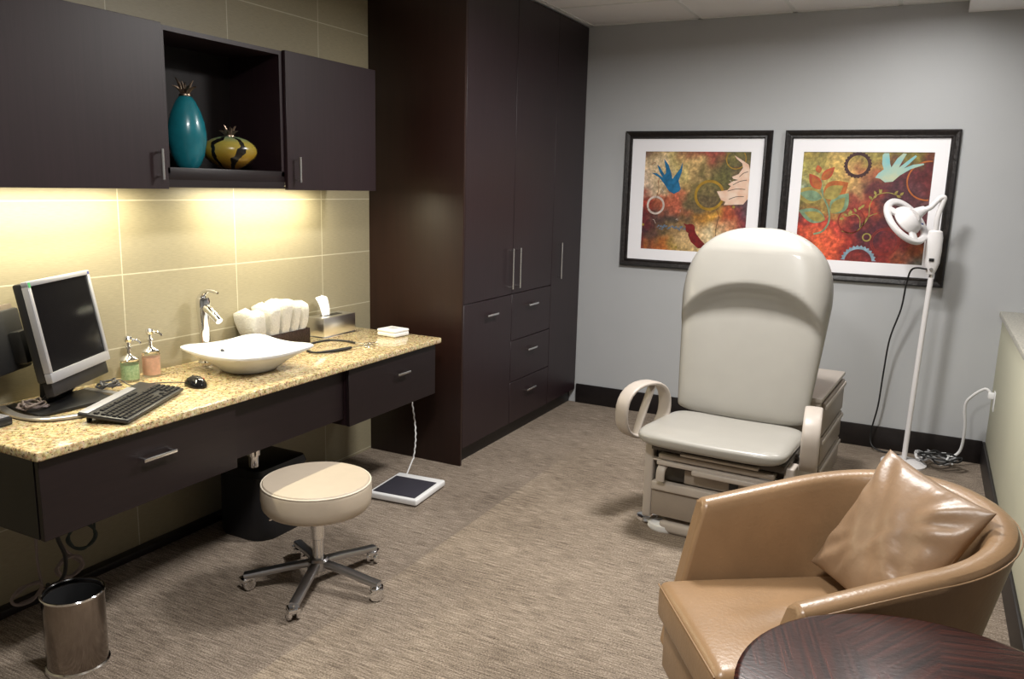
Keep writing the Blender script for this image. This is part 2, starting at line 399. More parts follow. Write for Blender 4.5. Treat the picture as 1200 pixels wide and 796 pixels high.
# ---------------------------------------------------------------- tall cabinets
XF = .6475; Y0 = 3.935; YS = 5.15
def tall_unit(t, y0, y1, leftpanel=False):
    obj('carcass', BX(0, XF-.022, y0, y1, .098, ZC-.008), wood_v, t)
    obj('toe_kick', BX(.0, XF-.047, y0, y1, 0, .098), black_base, t)
t = thing('wardrobe_cabinet', 'tall dark espresso cabinet with two upper doors and a stack of drawers', 'cabinet', (0, 0, 0))
tall_unit(t, Y0+.018, YS)
obj('side_panel', BX(0, XF, Y0, Y0+.018, .0, ZC-.008, .001), mat('espresso_side', (.021, .0075, .0052), .40, noise=.12, nscale=5, stretch=(9, 9, .35)), t)
g = .0022
def front(name, parent, y0, y1, z0, z1, m=wood_v, x1=XF, th=.02):
    return obj(name, BX(x1-th, x1, y0+g, y1-g, z0+g, z1-g, .0012, seg=1), m, parent)
ym = 4.555
d = front('door', t, Y0+.018, ym, .96, ZC-.012); handle(d, (XF, 4.505, 1.01), (XF, 4.505, 1.24), (1, 0, 0), .006)
d = front('door', t, ym, YS, .96, ZC-.012); handle(d, (XF, 4.605, 1.01), (XF, 4.605, 1.24), (1, 0, 0), .006)
d = front('door', t, Y0+.018, ym, .10, .96); flatpull(d, 4.19, 4.33, XF, .868)
for z0, z1, hz in ((.652, .96, .868), (.378, .652, .567), (.10, .378, .290)):
    d = front('drawer', t, ym, YS, z0, z1); flatpull(d, 4.76, 4.90, XF, hz)
t = thing('narrow_tall_cabinet', 'narrow full height dark espresso cabinet beside the grey wall', 'cabinet', (0, 0, 0))
tall_unit(t, YS, YB)
d = front('door', t, YS, YB-.004, .10, ZC-.012); handle(d, (XF, 5.255, 1.01), (XF, 5.255, 1.24), (1, 0, 0), .006)

# ---------------------------------------------------------------- upper cabinets
UX = .33; UB = 1.592; UT = 2.205
def upper(t, y0, y1, door_y=None, hy=None):
    obj('carcass', BX(0, UX-.021, y0, y1, UB+.036, UT-.004), wood_v, t)
    d = obj('door', BX(UX-.02, UX, y0+g, y1-g, UB, UT, .0012, seg=1), wood_v, t)
    handle(d, (UX, hy, 1.64), (UX, hy, 1.73), (1, 0, 0), .0062)
t = thing('wall_cabinet', 'dark espresso wall cabinet with one door, left of the open display niche', 'cabinet'); upper(t, 1.47, 2.235, hy=2.185)
t = thing('wall_cabinet', 'dark espresso wall cabinet with one door, right of the open display niche', 'cabinet'); upper(t, 2.89, 3.56, hy=2.945)
t = thing('display_niche', 'open dark wood display niche holding two gourd ornaments', 'shelf')
nx = UX-.016
bm = bmesh.new(); box(bm, 0, nx, 2.237, 2.888, UT-.022, UT-.004); box(bm, 0, nx, 2.237, 2.255, UB+.06, UT-.022); box(bm, 0, nx, 2.870, 2.888, UB+.06, UT-.022)
obj('frame', bm, wood_v, t)
obj('back_panel', BX(.0, .012, 2.255, 2.870, UB+.06, UT-.022), wood_in, t)
bm = BX(0, nx, 2.237, 2.888, UB+.036, UB+.083, .001); box(bm, nx-.018, nx, 2.237, 2.888, UB+.006, UB+.036)
obj('shelf', bm, wood_h_shaded, t)
for i, (y, ln) in enumerate(((1.87, .86), (3.02, .74))):
    t = thing('strip_lamp', ['slim under-cabinet strip lamp below the left wall cabinet', 'slim under-cabinet strip lamp below the right wall cabinet'][i], 'lamp', (.15, y, 1.612))
    obj('housing', BX(-.02, .02, -ln/2-.02, ln/2+.02, -.002, .015), white_paint, t)
    obj('diffuser', BX(-.012, .012, -ln/2, ln/2, -.006, -.002), mat('warm_diffuser', (.9, .85, .7), .5, emit=((1, .85, .5), 2.5)), t)

def ornament(t, prof, m, zt, crown, spikes, rad0):
    obj('body', LA(prof, 40), m, t)
    cr = obj('collar', LA([(rad0, zt-.004), (rad0*1.15, zt), (rad0*1.1, zt+.006), (rad0*.5, zt+.009)], 24), bronze, t)
    for k in range(spikes):
        a = 2*pi*k/spikes+.3; ln = crown*(.65+.35*random.random()) if k % 2 else crown*.6; tilt = .35 if k % 2 else 1.0
        pts = [(rad0*.5*cos(a), rad0*.5*sin(a), zt+.002)]
        for s in (.4, .75, 1): pts.append((pts[0][0]+cos(a)*ln*s*sin(tilt*s), pts[0][1]+sin(a)*ln*s*sin(tilt*s), zt+ln*s*cos(tilt*s*.8)))
        obj('leaf', TU(pts, [.005, .0075, .005, .0012], seg=6, smooth=3), bronze, t)
t = thing('gourd_ornament', 'tall teal gourd shaped ornament with spiky metal leaves on top', 'ornament', (.20, 2.445, UB+.0835))
ornament(t, [(0, 0), (.036, 0), (.050, .014), (.066, .055), (.076, .105), (.077, .14), (.071, .185), (.058, .228), (.041, .265), (.028, .284), (.018, .290), (0, .291)], teal, .290, .085, 9, .022)
t = thing('gourd_ornament', 'squat yellow gourd shaped ornament with black painted leaves', 'ornament', (.22, 2.655, UB+.0835))
ornament(t, [(0, 0), (.026, 0), (.050, .010), (.082, .030), (.104, .052), (.114, .074), (.113, .092), (.100, .112), (.076, .128), (.045, .138), (.020, .141), (0, .142)], gourd_m, .139, .06, 10, .022)

# ---------------------------------------------------------------- floating desk
CT = .803
t = thing('floating_desk', 'wall mounted dark wood desk with two drawers under the granite top', 'desk', (0, 0, 0))
DX = .605
obj('carcass', BX(0.002, DX-.024, 1.455, 2.262, .505, .771), mat('espresso_desk_side', (.007, .005, .005), .4, noise=.2, nscale=5), t)
obj('carcass', BX(0.002, DX-.024, 2.965, 3.725, .49, .771), wood_v, t)
obj('apron', BX(.002, DX-.03, 2.264, 2.963, .525, .771), wood_h_shaded, t)
d = front('drawer', t, 1.455, 2.262, .500, .768, wood_h_shaded, DX); flatpull(d, 1.81, 1.95, DX, .668)
d = front('drawer', t, 2.965, 3.725, .485, .768, wood_h_shaded, DX); flatpull(d, 3.33, 3.44, DX, .672)
bm = BX(.001, .632, 1.438, 3.745, .773, CT, .007, seg=3)
o = obj('granite_worktop', bm, granite_m); tag(o, 'speckled gold granite worktop on the floating desk', 'worktop'); base_origin(o, (.3, 2.6, .773))
o = obj('drain_pipe', LA([(0, 0), (.02, 0), (.022, .004), (.022, .05), (.030, .055), (.030, .145), (0, .145)], 24), chrome); o.location = (.40, 2.55, .379)
tag(o, 'chrome drain trap hanging below the desk apron', 'pipe')

# ---------------------------------------------------------------- vessel sink
t = thing('vessel_sink', 'white square vessel sink with upturned corners on granite worktop', 'sink', (.33, 2.61, CT+.0005), R(-7))
def sink_bm():
    bm = bmesh.new(); n = 64; rings = []
    def sq(a, h, e):     # superellipse radius
        c_, s_ = abs(cos(a)), abs(sin(a)); return h/((c_**e+s_**e)**(1/e))
    # (half size, exponent, z, corner lift)
    prof = [(.0, 2, .008, 0), (.09, 2.2, .0, 0), (.112, 2.4, .004, 0), (.122, 2.5, .016, 0), (.150, 2.8, .040, .002), (.185, 3.4, .064, .006), (.206, 5, .082, .009), (.215, 7, .092, .010), (.215, 7, .100, .010), (.209, 7, .103, .010),
            (.198, 6, .096, .009), (.165, 3.4, .072, .004), (.12, 2.8, .044, .002), (.06, 2, .020, 0), (.018, 2, .014, 0), (.0, 2, .013, 0)]
    for (h, e, z, lift) in prof:
        ring = []
        for i in range(n):
            a = 2*pi*i/n; r_ = sq(a, h, e); k = (abs(sin(2*a)))**3.0
            # corners stretched outwards, rim drawn in along the edges
            ring.append(bm.verts.new((r_*cos(a)*(1+.035*k*h/.22), r_*sin(a)*(1+.035*k*h/.22), z+lift*k-lift*.25)))
        rings.append(ring)
    for a, b_ in zip(rings[:-1], rings[1:]):
        for i in range(n): bm.faces.new((a[i], a[(i+1) % n], b_[(i+1) % n], b_[i]))
    bmesh.ops.remove_doubles(bm, verts=bm.verts[:], dist=1e-5)
    return bm
obj('bowl', sink_bm(), porcelain, t, ang=60)
obj('drain', LA([(0, 0), (.024, 0), (.024, .004), (.018, .006), (0, .006)], 20, M=Matrix.Translation((0, 0, .0145))), chrome, t)
M_ = Matrix.Translation((-.02, -.165, .070)) @ Matrix.Rotation(R(-65), 4, 'X')
o = obj('overflow_hole', LA([(0, -.003), (.009, -.003), (.009, .002), (0, .002)], 16, M=Matrix.Translation((-.155, -.02, .066)) @ Matrix.Rotation(R(55), 4, 'Y')), blk, t)

# faucet
t = thing('faucet', 'tall chrome single lever faucet behind the vessel sink', 'faucet', (.075, 2.60, CT), R(-5))
obj('body', LA([(0, 0), (.033, 0), (.033, .006), (.026, .012), (.023, .06), (.024, .14), (.027, .20), (.031, .262), (.031, .290), (.027, .303), (0, .307)], 28), chrome, t)
obj('spout', TU([(.0, 0, .262), (.04, 0, .250), (.08, 0, .225), (.108, 0, .205)], [.022, .020, .0175, .0165], seg=14), chrome, t)
obj('lever', TU([(-.01, 0, .300), (.012, 0, .325), (.05, 0, .338), (.105, 0, .332)], [.020, .013, .008, .005], seg=10), chrome, t)
obj('neck', LA([(.014, .296), (.013, .312), (.009, .32), (0, .322)], 18), chrome, t)

# ---------------------------------------------------------------- soap dispensers
def soap(loc, h, r_, liquid, label):
    t = thing('soap_dispenser', label, 'soap dispenser', loc, R(25))
    obj('bottle', LA([(0, 0), (r_*.92, 0), (r_, .006), (r_, h*.90), (r_*.9, h), (r_*.42, h+.006), (0, h+.006)], 32), glass, t)
    obj('liquid_soap', LA([(0, .008), (r_*.78, .008), (r_*.80, .014), (r_*.80, h*.78), (0, h*.78)], 28), liquid, t)
    p = obj('pump', LA([(0, h), (r_*.99, h-.002), (r_*1.02, h+.004), (r_*.85, h+.012), (.012, h+.022), (.008, h+.026), (.008, h+.045), (.013, h+.050), (.013, h+.056), (.007, h+.061), (.007, h+.070), (.015, h+.077), (.018, h+.088), (.013, h+.099), (0, h+.103)], 24), chrome, t)
    obj('spout', TU([(0, 0, h+.083), (.025, 0, h+.086), (.042, 0, h+.082), (.052, 0, h+.070)], [.006, .005, .0045, .004], seg=8), chrome, p)
soap((.085, 2.195, CT+.0005), .088, .036, green_s, 'clear glass soap dispenser filled with green soap')
soap((.085, 2.300, CT+.0005), .105, .036, pink_s, 'clear glass soap dispenser filled with pink soap')

# ---------------------------------------------------------------- towel basket
t = thing('towel_basket', 'dark brown basket holding white folded towels on the worktop', 'basket', (.078, 3.04, CT+.0005), R(0))
bm = bmesh.new(); X0, X1, A0, A1 = -.06, .06, -.20, .20
for (a, b_, c_, d) in ((X0, X1, A0, A0+.007), (X0, X1, A1-.007, A1), (X0, X0+.007, A0+.007, A1-.007), (X1-.007, X1, A0+.007, A1-.007)): box(bm, a, b_, c_, d, 0, .078, .002)
box(bm, X0, X1, A0, A1, 0, .006)
obj('tray', bm, basket_m, t)
def towel_bm(w_, h_, seed, lean=0):
    rnd = random.Random(seed); bm = bmesh.new()
    # folded cloth standing in the tray, bulging out above the rim
    NA, NZ = 28, 12; loops = []
    for j in range(NZ+1):
        v = j/NZ; z = h_*(v if v < .9 else .9+.1*sin((v-.9)/.1*pi/2)); fl = max(0, (z-.070)/(h_-.07)); fl = fl**.6
        dx = .046+.030*fl; dy = w_/2*(.90+.13*fl); rnd_t = 1 if v < .80 else max(.02, 1-((v-.80)/.20)**3.2)**.6
        lp = []
        for i in range(NA):
            a = 2*pi*i/NA; e = .42
            x = dx*math.copysign(abs(cos(a))**e, cos(a))*(.45+.55*rnd_t); y = dy*math.copysign(abs(sin(a))**e, sin(a))*(.25+.75*rnd_t)
            x += .004*sin(y*160+seed*2+z*30)*fl+rnd.uniform(-1, 1)*.0016; y += rnd.uniform(-1, 1)*.001*fl
            lp.append(bm.verts.new((x, y+lean*fl*.5, z+.006*sin(a*3+seed)*fl)))
        loops.append(lp)
    loft(bm, loops)
    return bm
def loft(bm, loops, cap=True):
    for a, b_ in zip(loops[:-1], loops[1:]):
        n = len(a)
        for i in range(n): bm.faces.new((a[i], a[(i+1) % n], b_[(i+1) % n], b_[i]))
    if cap: bm.faces.new(loops[0][::-1]); bm.faces.new(loops[-1])
ws = [(-.143, .096, .205, -.06), (-.050, .084, .222, -.02), (.028, .070, .232, .0), (.094, .060, .222, .004), (.156, .058, .212, .01)]
wl = ['bulky white folded towel at the left end of the basket', 'white folded towel second from the left in the basket', 'white folded towel in the middle of the basket',
      'white folded towel second from the right in the basket', 'white folded towel at the right end of the basket']
for i, (y, w_, h_, ln) in enumerate(ws):
    o = obj('folded_towel', towel_bm(w_, h_, i, ln), towel_m, ang=80); o.location = (.083, 3.04+y, CT+.0075)
    tag(o, wl[i], 'towel', 'white towels in the basket')

# tissue box
t = thing('tissue_box', 'chrome tissue box cover with a white tissue pulled up', 'tissue box', (.085, 3.475, CT+.0005), R(0))
bm = BX(-.06, .06, -.135, .135, .008, .112, .004)
obj('cover', bm, mat('brushed_steel', (.78, .77, .76), .30, metal=1), t)
obj('base_plate', BX(-.066, .066, -.141, .141, 0, .008, .002), chrome, t)
obj('opening', BX(-.022, .022, -.07, .07, .1115, .1135, .001), blk, t)
bm = bmesh.new(); n = 14
F = {}
for j in range(n+1):
    for i in range(n+1):
        u = i/n*2-1; v = j/n
        F[i, j] = bm.verts.new((.010*sin(u*7+v*3)*(.3+.7*v)-.02*v, -.045+u*(.026+.024*v)-.012*v*v, .111+.105*v+.008*cos(u*3)*v))
for j in range(n):
    for i in range(n): bm.faces.new((F[i, j], F[i+1, j], F[i+1, j+1], F[i, j+1]))
o = obj('tissue', bm, tissue_m, t, ang=80); sm = o.modifiers.new('s', 'SOLIDIFY'); sm.thickness = .0015

# white dispenser on the worktop
t = thing('white_case', 'small flat white plastic case near the end of the granite worktop', 'case', (.37, 3.655, CT+.0005), R(-6))
obj('body', BX(-.065, .065, -.06, .06, 0, .022, .006, seg=3), white_pl, t)
obj('lid', BX(-.066, .066, -.061, .061, .0225, .038, .007, seg=3), white_pl, t)
obj('latch', BX(-.02, .02, -.02, .02, .038, .0395, .001), mat('light_grey_plastic', (.5, .5, .52), .4), t)

# stethoscope
t = thing('stethoscope', 'black stethoscope coiled on the granite worktop beside the sink', 'stethoscope', (.30, 3.22, CT+.0005))
q = lambda *P: [(a-.30, b_-3.22, c_) for a, b_, c_ in P]
obj('tubing', TU(q((.37, 3.02, .009), (.33, 3.025, .007), (.27, 3.06, .006), (.19, 3.17, .006), (.20, 3.30, .007), (.28, 3.34, .007), (.36, 3.33, .007)), .0052, seg=8), blk_rub, t)
obj('tubing', TU(q((.37, 3.02, .009), (.40, 3.08, .009), (.42, 3.16, .008), (.43, 3.21, .010)), [.0052, .0075, .009, .006], seg=8), blk_rub, t)
obj('ear_tube', TU(q((.36, 3.33, .007), (.42, 3.32, .010), (.46, 3.37, .012), (.49, 3.36, .006)), .0032, seg=8), chrome, t)
obj('ear_tube', TU(q((.43, 3.21, .010), (.46, 3.27, .012), (.48, 3.32, .012), (.45, 3.35, .006)), .0032, seg=8), chrome, t)
obj('chest_piece', LA([(0, 0), (.018, 0), (.020, .004), (.016, .010), (.009, .014), (.009, .022), (0, .024)], 22, M=Matrix.Translation((.155, .085, 0))), chrome, t)

# ---------------------------------------------------------------- keyboard, mouse
kc = Vector((.438, 1.935, CT)); 
t = thing('keyboard', 'black and silver computer keyboard tilted on its feet on the desk', 'keyboard', tuple(kc), R(116))
# local: x along the keyboard (left->right as typed), y depth (towards wall is +y after turn)
KW, KD = .225, .088
Mk = Matrix.Rotation(R(7), 4, 'X')
Tk = Matrix.Translation((0, 0, .0165)) @ Mk
obj('shell', BX(-KW, KW, -KD, KD, 0, .014, .004, M=Tk), mat('keyboard_shell', (.028, .028, .031), .35), t)
obj('silver_panel', BX(-KW+.004, KW-.10, KD-.034, KD-.002, .0142, .0168, .001, M=Tk), silver_p, t)
def keycap(lx, ly, w_, d_=.0145):
    bm = bmesh.new(); vs = box(bm, -w_/2, w_/2, -d_/2, d_/2, 0, .0055, .001, seg=1)
    for v in bm.verts:
        if v.co.z > .003: v.co.x *= .84 if w_ < .03 else .93; v.co.y *= .82
        v.co = Tk @ (v.co+Vector((lx, ly, .0142)))
    return bm
rows = [(-.070, [1.3, 1.1, 1.3, 6.2, 1.3, 1.1, 1.1, 1.3]), (-.051, [2.2]+[1]*10+[2.5]), (-.032, [1.8]+[1]*11+[1.9]), (-.013, [1.5]+[1]*12+[1.2]), (.006, [1]*13+[1.7]), (.031, [1.0, -.9, 1, 1, 1, 1, -.5, 1, 1, 1, 1, -.5, 1, 1, .9])]
keymat = mat('key_black', (.010, .010, .012), .35); nkey = 0
for yy, ks in rows:
    tot = sum(abs(k) for k in ks); x = -KW+.008; ux = .292/tot
    for k in ks:
        w_ = abs(k)*ux
        if k > 0: obj('key', keycap(x+w_/2, yy, w_-.0022), keymat, t)
        x += w_
for yy in (-.070, -.051, -.013, .006):
    for kx in range(3):
        if yy == -.051 and kx != 1: continue
        obj('key', keycap(-KW+.316+kx*.0195, yy, .017), keymat, t)
for yy in (-.070, -.051, -.032, -.013, .006):
    for kx in range(4):
        obj('key', keycap(-KW+.384-.004+kx*.0175, yy, .0155), keymat, t)
for sx in (-1, 1): obj('foot', BX(sx*.195-.012, sx*.195+.012, KD-.030, KD-.022, .001, .030, .002), blk, t)
t['label'] = 'black and silver computer keyboard tilted on its feet on the desk'
# mouse
t = thing('computer_mouse', 'small glossy black computer mouse on the granite worktop', 'computer mouse', (.375, 2.275, CT+.0005), R(75))
bm = bmesh.new()
pillow(bm, lambda v: .037*(max(0, 1-abs(2*v-1)**2.6))**.5*(.9+.1*v), -.062, .062, lambda u, v: (.009+.030*max(0, sin(pi*min(1, max(0, v*.96+.02)))**.8))*max(0, 1-abs(u)**2.5)**.5 + .003, lambda u, v: -.001, nu=16, nv=18)
obj('shell', bm, blk_gl, t, ang=60)
obj('scroll_wheel', BX(-.003, .003, .012, .028, .028, .041, .002), blk_rub, t)
o = obj('light', BX(.018, .028, -.02, -.012, .024, .0325, .001), mousered, t)
o = obj('mouse_cable', TU([(.325, 2.265, CT+.010), (.25, 2.25, CT+.004), (.20, 2.20, CT+.003), (.17, 2.13, CT+.006), (.15, 2.09, CT+.035), (.12, 2.06, CT+.012), (.07, 2.07, CT+.01)], .0022, seg=6), mat('grey_black_cord', (.05, .05, .055), .5))
tag(o, 'thin dark mouse cable running from the mouse behind the keyboard', 'cable'); base_origin(o, (.2, 2.1, CT))

# ---------------------------------------------------------------- monitor
ang = math.atan2(.48, .87)
# local frame: +x = screen normal, y along the screen (left->right seen from front), z up
t = thing('computer_monitor', 'silver framed flat monitor facing out from the desk', 'monitor', (.205, 1.895, CT+.0005), R(27))
mt = Matrix.Translation((0, 0, .115)) @ Matrix.Rotation(R(-10), 4, 'Y')
bm = bmesh.new()
W2, H_ = .205, .36
box(bm, -.012, .012, -W2, W2, 0, .036, .003, M=mt); box(bm, -.012, .012, -W2, W2, H_-.018, H_, .003, M=mt)
box(bm, -.012, .012, -W2, -W2+.018, .036, H_-.018, .002, M=mt); box(bm, -.012, .012, W2-.018, W2, .036, H_-.018, .002, M=mt)
obj('bezel', bm, silver_p, t)
obj('screen', BX(-.010, .006, -W2+.018, W2-.018, .036, H_-.018, M=mt), screen_m, t)
bm = bmesh.new(); box(bm, -.045, -.0122, -W2+.002, W2-.002, .004, H_-.004, .008, M=mt); box(bm, -.075, -.045, -.13, .13, .06, .27, .012, M=mt)
obj('back_cover', bm, blk, t)
sb = obj('speaker_bar', BX(-.040, -.006, -W2+.02, W2-.003, -.052, .0, .005, M=mt), mat('dark_grey_plastic', (.018, .016, .018), .45), t)
for k, (yy, zz, mm) in enumerate(((-W2+.010, H_-.012, mat('green_sticker', (.05, .4, .12), .5)), (W2-.010, H_-.012, mat('blue_sticker', (.05, .06, .2), .5)))):
    obj('sticker', BX(.012, .0128, yy-.006, yy+.006, zz-.010 if k == 0 else zz-.004, zz+.008 if k == 0 else zz+.006, M=mt), mm, t)
# stand: neck and wide U-shaped foot
obj('neck', TU([(-.125, 0, .012), (-.115, 0, .12), (-.085, 0, .25)], .0, seg=12, flat=(.012*3, .09), up=(1, 0, 0)), blk, t)
obj('stand_wedge', TU([(-.10, 0, .014), (-.06, 0, .055), (-.03, 0, .085)], 0, seg=12, flat=(.03, .20), up=(0, 0, 1)), blk, t)
pts = [(-.16, -.16, .008), (-.02, -.185, .008), (.09, -.165, .008), (.145, -.09, .008), (.155, 0, .008), (.145, .09, .008), (.09, .165, .008), (-.02, .185, .008), (-.16, .16, .008)]
Fm = Matrix.Translation((0, -.085, 0)) @ Matrix.Rotation(R(-30), 4, 'Z'); pts = [tuple(Fm @ Vector(p)) for p in pts]
obj('foot_ring', TU(pts, 0, seg=12, flat=(.013, .030), up=(0, 0, 1)), mat('brushed_silver', (.55, .53, .52), .3, metal=.8), t)
obj('foot_plate', BX(-.155, .055, -.15, .15, .002, .014, .004, M=Fm), blk, t)
# small computer mounted on the back of the monitor stand
mt2 = Matrix.Translation((-.175, -.125, .055)) @ Matrix.Rotation(R(-10), 4, 'Y')
cc = obj('computer_case', BX(-.030, -.002, -.12, .105, .075, .315, .006, M=mt2), blk, t); cc['label'] = 'small black computer mounted behind the screen'
obj('case_edge', BX(-.002, .004, -.12, .107, .075, .318, .002, M=mt2), mat('bronze_silver', (.38, .32, .28), .3, metal=.8), cc)
obj('grille', BX(.004, .030, -.11, .10, .08, .30, .008, M=mt2), mat('dark_case', (.02, .02, .022), .5), cc)
obj('power_light', BX(.030, .0315, .045, .050, .17, .175, M=mt2), mat('green_led', (.1, .8, .1), .4, emit=((.2, 1, .1), 2)), cc)
obj('mount_arm', BX(.028, .075, -.0, .09, .10, .22, .008, M=mt2), blk, cc)
# papers / adapter at the wall and cable bundle
t = thing('power_adapter', 'long flat black and silver device lying by the wall behind the monitor', 'adapter', (.245, 1.52, CT+.0005), R(4))
obj('body', BX(-.045, .045, -.10, .06, 0, .028, .006), blk, t); obj('top_plate', BX(-.038, .038, -.095, .055, .028, .032, .002), silver_p, t)
for i, (cx_, cy_, mt_, lb) in enumerate((((.31), 1.70, cordgr, 'coiled grey cable under the monitor stand'), (.27, 2.06, mat('dark_cord', (.06, .06, .065), .4), 'bundled dark grey cable lying behind the keyboard by the monitor'))):
    pts = []
    for k in range(40):
        a = k*.62; rr_ = .028+.010*sin(k*1.3)
        pts.append((cx_-.10+rr_*cos(a)*(1 if i == 0 else .7), cy_+(rr_*1.6)*sin(a)+(0 if i == 0 else -.03), CT+.020+.006*sin(k*2.1)+k*.0006))
    o = obj('cable_bundle', TU(pts, .0035, seg=6, smooth=3), mt_); tag(o, lb, 'cable'); base_origin(o, (cx_, cy_, CT))

# ---------------------------------------------------------------- stool
t = thing('rolling_stool', 'round beige padded stool on a five star chrome base', 'stool', (.877, 2.413, 0), R(4))
sr = .219
obj('seat', LA([(0, .335), (sr*.82, .335), (sr*.93, .342), (sr*.985, .358), (sr*1.005, .39), (sr*1.0, .435), (sr*.985, .450), (sr*.95, .457), (sr*.6, .4605), (0, .461)], 56), stool_v, t)
obj('piping', TU([(sr*.985*cos(a), sr*.985*sin(a), .450) for a in [2*pi*k/40 for k in range(40)]], .0032, seg=8, closed=True, smooth=1), mat('piping_vinyl', (.72, .65, .54), .4), t)
obj('seat_plate', LA([(0, .325), (.11, .325), (.11, .335), (0, .335)], 32), alu, t)
obj('column', LA([(0, .075), (.022, .075), (.022, .20), (.027, .205), (.027, .325), (0, .325)], 24), satin, t)
obj('column_foot', LA([(0, .045), (.012, .045), (.012, .075), (0, .075)], 16), satin, t)
obj('lever', TU([(-.02, -.03, .322), (-.10, -.12, .318), (-.12, -.15, .314)], .004, seg=8), chrome, t)
obj('hub', LA([(0, .066), (.034, .066), (.044, .075), (.044, .108), (.034, .118), (0, .120)], 28), alu, t)
leg = TU([(.03, 0, .098), (.12, 0, .088), (.22, 0, .072), (.292, 0, .062)], 0, seg=12, flat=(.026, .040), up=(0, 0, 1))
lo = obj('leg', leg, alu, t)
def caster(parent, mount):
    bm = bmesh.new(); tube(bm, [(0, 0, .035), (0, 0, .066)], .006, seg=10, smooth=0)
    box(bm, -.030, .020, -.024, .024, .034, .056, .007)
    c_ = obj('caster', bm, chrome, parent); c_.location = mount
    for s in (-1, 1):
        obj('wheel', LA([(0, -.008), (.023, -.008), (.0265, -.004), (.0265, .004), (.023, .008), (0, .008)], 20, M=Matrix.Translation((-.012, s*.016, .0268)) @ Matrix.Rotation(pi/2, 4, 'X')), chrome, c_)
    return c_
ck = caster(lo, (.290, 0, 0)); ck.rotation_euler = (0, 0, R(35))
for k in range(5):
    if k == 0: lo.rotation_euler = (0, 0, R(0)); continue
    c_ = copy_tree(lo, t); c_.rotation_euler = (0, 0, R(72*k))

# ---------------------------------------------------------------- floor scale
t = thing('floor_scale', 'flat white floor scale with a dark rubber platform', 'scale', (.617, 3.435, 0), R(5))
obj('body', BX(-.145, .145, -.165, .165, .006, .040, .009, seg=3), white_pl, t)
obj('mat', BX(-.125, .125, -.145, .100, .040, .044, .002), mat('scale_mat', (.035, .033, .045), .55), t)
for sx in (-1, 1):
    for sy in (-1, 1): obj('foot', LA([(0, 0), (.012, 0), (.012, .007), (0, .007)], 12, M=Matrix.Translation((sx*.11, sy*.13, 0))), blk_rub, t)
pts = [(.50, 3.60, .03), (.50, 3.66, .10)]
for k in range(60):
    s = k/59; a = k*1.25; base = Vector((.50-.06*s+.015*sin(s*5), 3.665+.09*s, .10+.40*s))
    pts.append(tuple(base+Vector((cos(a), sin(a), 0))*.0014))
o = obj('scale_cable', TU(pts, .0042, seg=6, smooth=2), cordw); tag(o, 'white cable rising from the floor scale to the desk underside', 'cable'); base_origin(o, (.5, 3.6, 0))

# ---------------------------------------------------------------- bins
t = thing('metal_bin', 'round polished metal wastebasket on the carpet below the desk corner', 'wastebasket', (.553, 1.568, 0))
obj('shell', LA([(0, .006), (.090, .006), (.093, .018), (.094, .03), (.095, .268), (.092, .268), (.090, .03), (0, .02)], 48), steel, t)
obj('rim', TU([(.0945*cos(a), .0945*sin(a), .270) for a in [2*pi*k/48 for k in range(48)]], .005, seg=8, closed=True, smooth=1), chrome, t)
obj('foot_ring', LA([(.086, 0), (.098, 0), (.100, .006), (.099, .018), (.094, .022), (.086, .018), (.086, 0)], 48, cap=False), chrome, t)
obj('liner', LA([(0, .022), (.088, .022), (.0895, .256), (.088, .256), (.086, .026), (0, .026)], 40), blk_rub, t)
t = thing('black_bin', 'large black plastic bin standing under the desk behind the stool', 'wastebasket', (.265, 2.745, 0), R(0))
bm = bmesh.new()
def rr_loop(bm, hx, hy, r_, z, n=6):
    out = []
    for (sx, sy, a0) in ((1, 1, 0), (-1, 1, 90), (-1, -1, 180), (1, -1, 270)):
        for k in range(n+1):
            a = R(a0+90*k/n); out.append(bm.verts.new((sx*(hx-r_)+r_*cos(a), sy*(hy-r_)+r_*sin(a), z)))
    return out
def loft(bm, loops, cap=True):
    for a, b_ in zip(loops[:-1], loops[1:]):
        n = len(a)
        for i in range(n): bm.faces.new((a[i], a[(i+1) % n], b_[(i+1) % n], b_[i]))
    if cap: bm.faces.new(loops[0][::-1]); bm.faces.new(loops[-1])
loft(bm, [rr_loop(bm, .15, .17, .09, 0), rr_loop(bm, .155, .175, .09, .02), rr_loop(bm, .135, .165, .05, .25), rr_loop(bm, .13, .16, .03, .30)])
obj('body', bm, black_trash, t)
bm = bmesh.new(); loft(bm, [rr_loop(bm, .132, .165, .03, .300), rr_loop(bm, .135, .168, .03, .306), rr_loop(bm, .125, .158, .03, .335), rr_loop(bm, .10, .12, .03, .342)])
obj('lid', bm, blk, t)
# cables below the desk at the left
o = obj('hanging_cable', TU([(.39, 1.63, .503), (.39, 1.635, .40), (.385, 1.66, .32), (.38, 1.655, .25), (.385, 1.61, .22), (.40, 1.58, .25)], .007, seg=8), cordb)
tag(o, 'black cable hanging below the left end of the desk', 'cable'); base_origin(o, (.39, 1.63, .503))
def coil(name, c0, ax1, ax2, r_, n, rad, m, lb, lead):
    pts = list(lead)
    for k in range(n*12):
        a = 2*pi*k/12; s = 1+.06*sin(k*.9)
        pts.append(tuple(Vector(c0)+Vector(ax1)*r_*s*cos(a)+Vector(ax2)*r_*s*sin(a)+Vector((.003*(k % 5), 0, 0))))
    o = obj(name, TU(pts, rad, seg=6, smooth=3), m); tag(o, lb, 'cable'); base_origin(o, c0)
coil('coiled_cable', (.10, 1.915, .228), (.3, .95, 0), (0, 0, 1), .050, 3, .0045, cordg, 'dark green coiled cable hanging below the desk near the tiled wall', [(.12, 1.955, .504), (.12, 1.965, .35)])
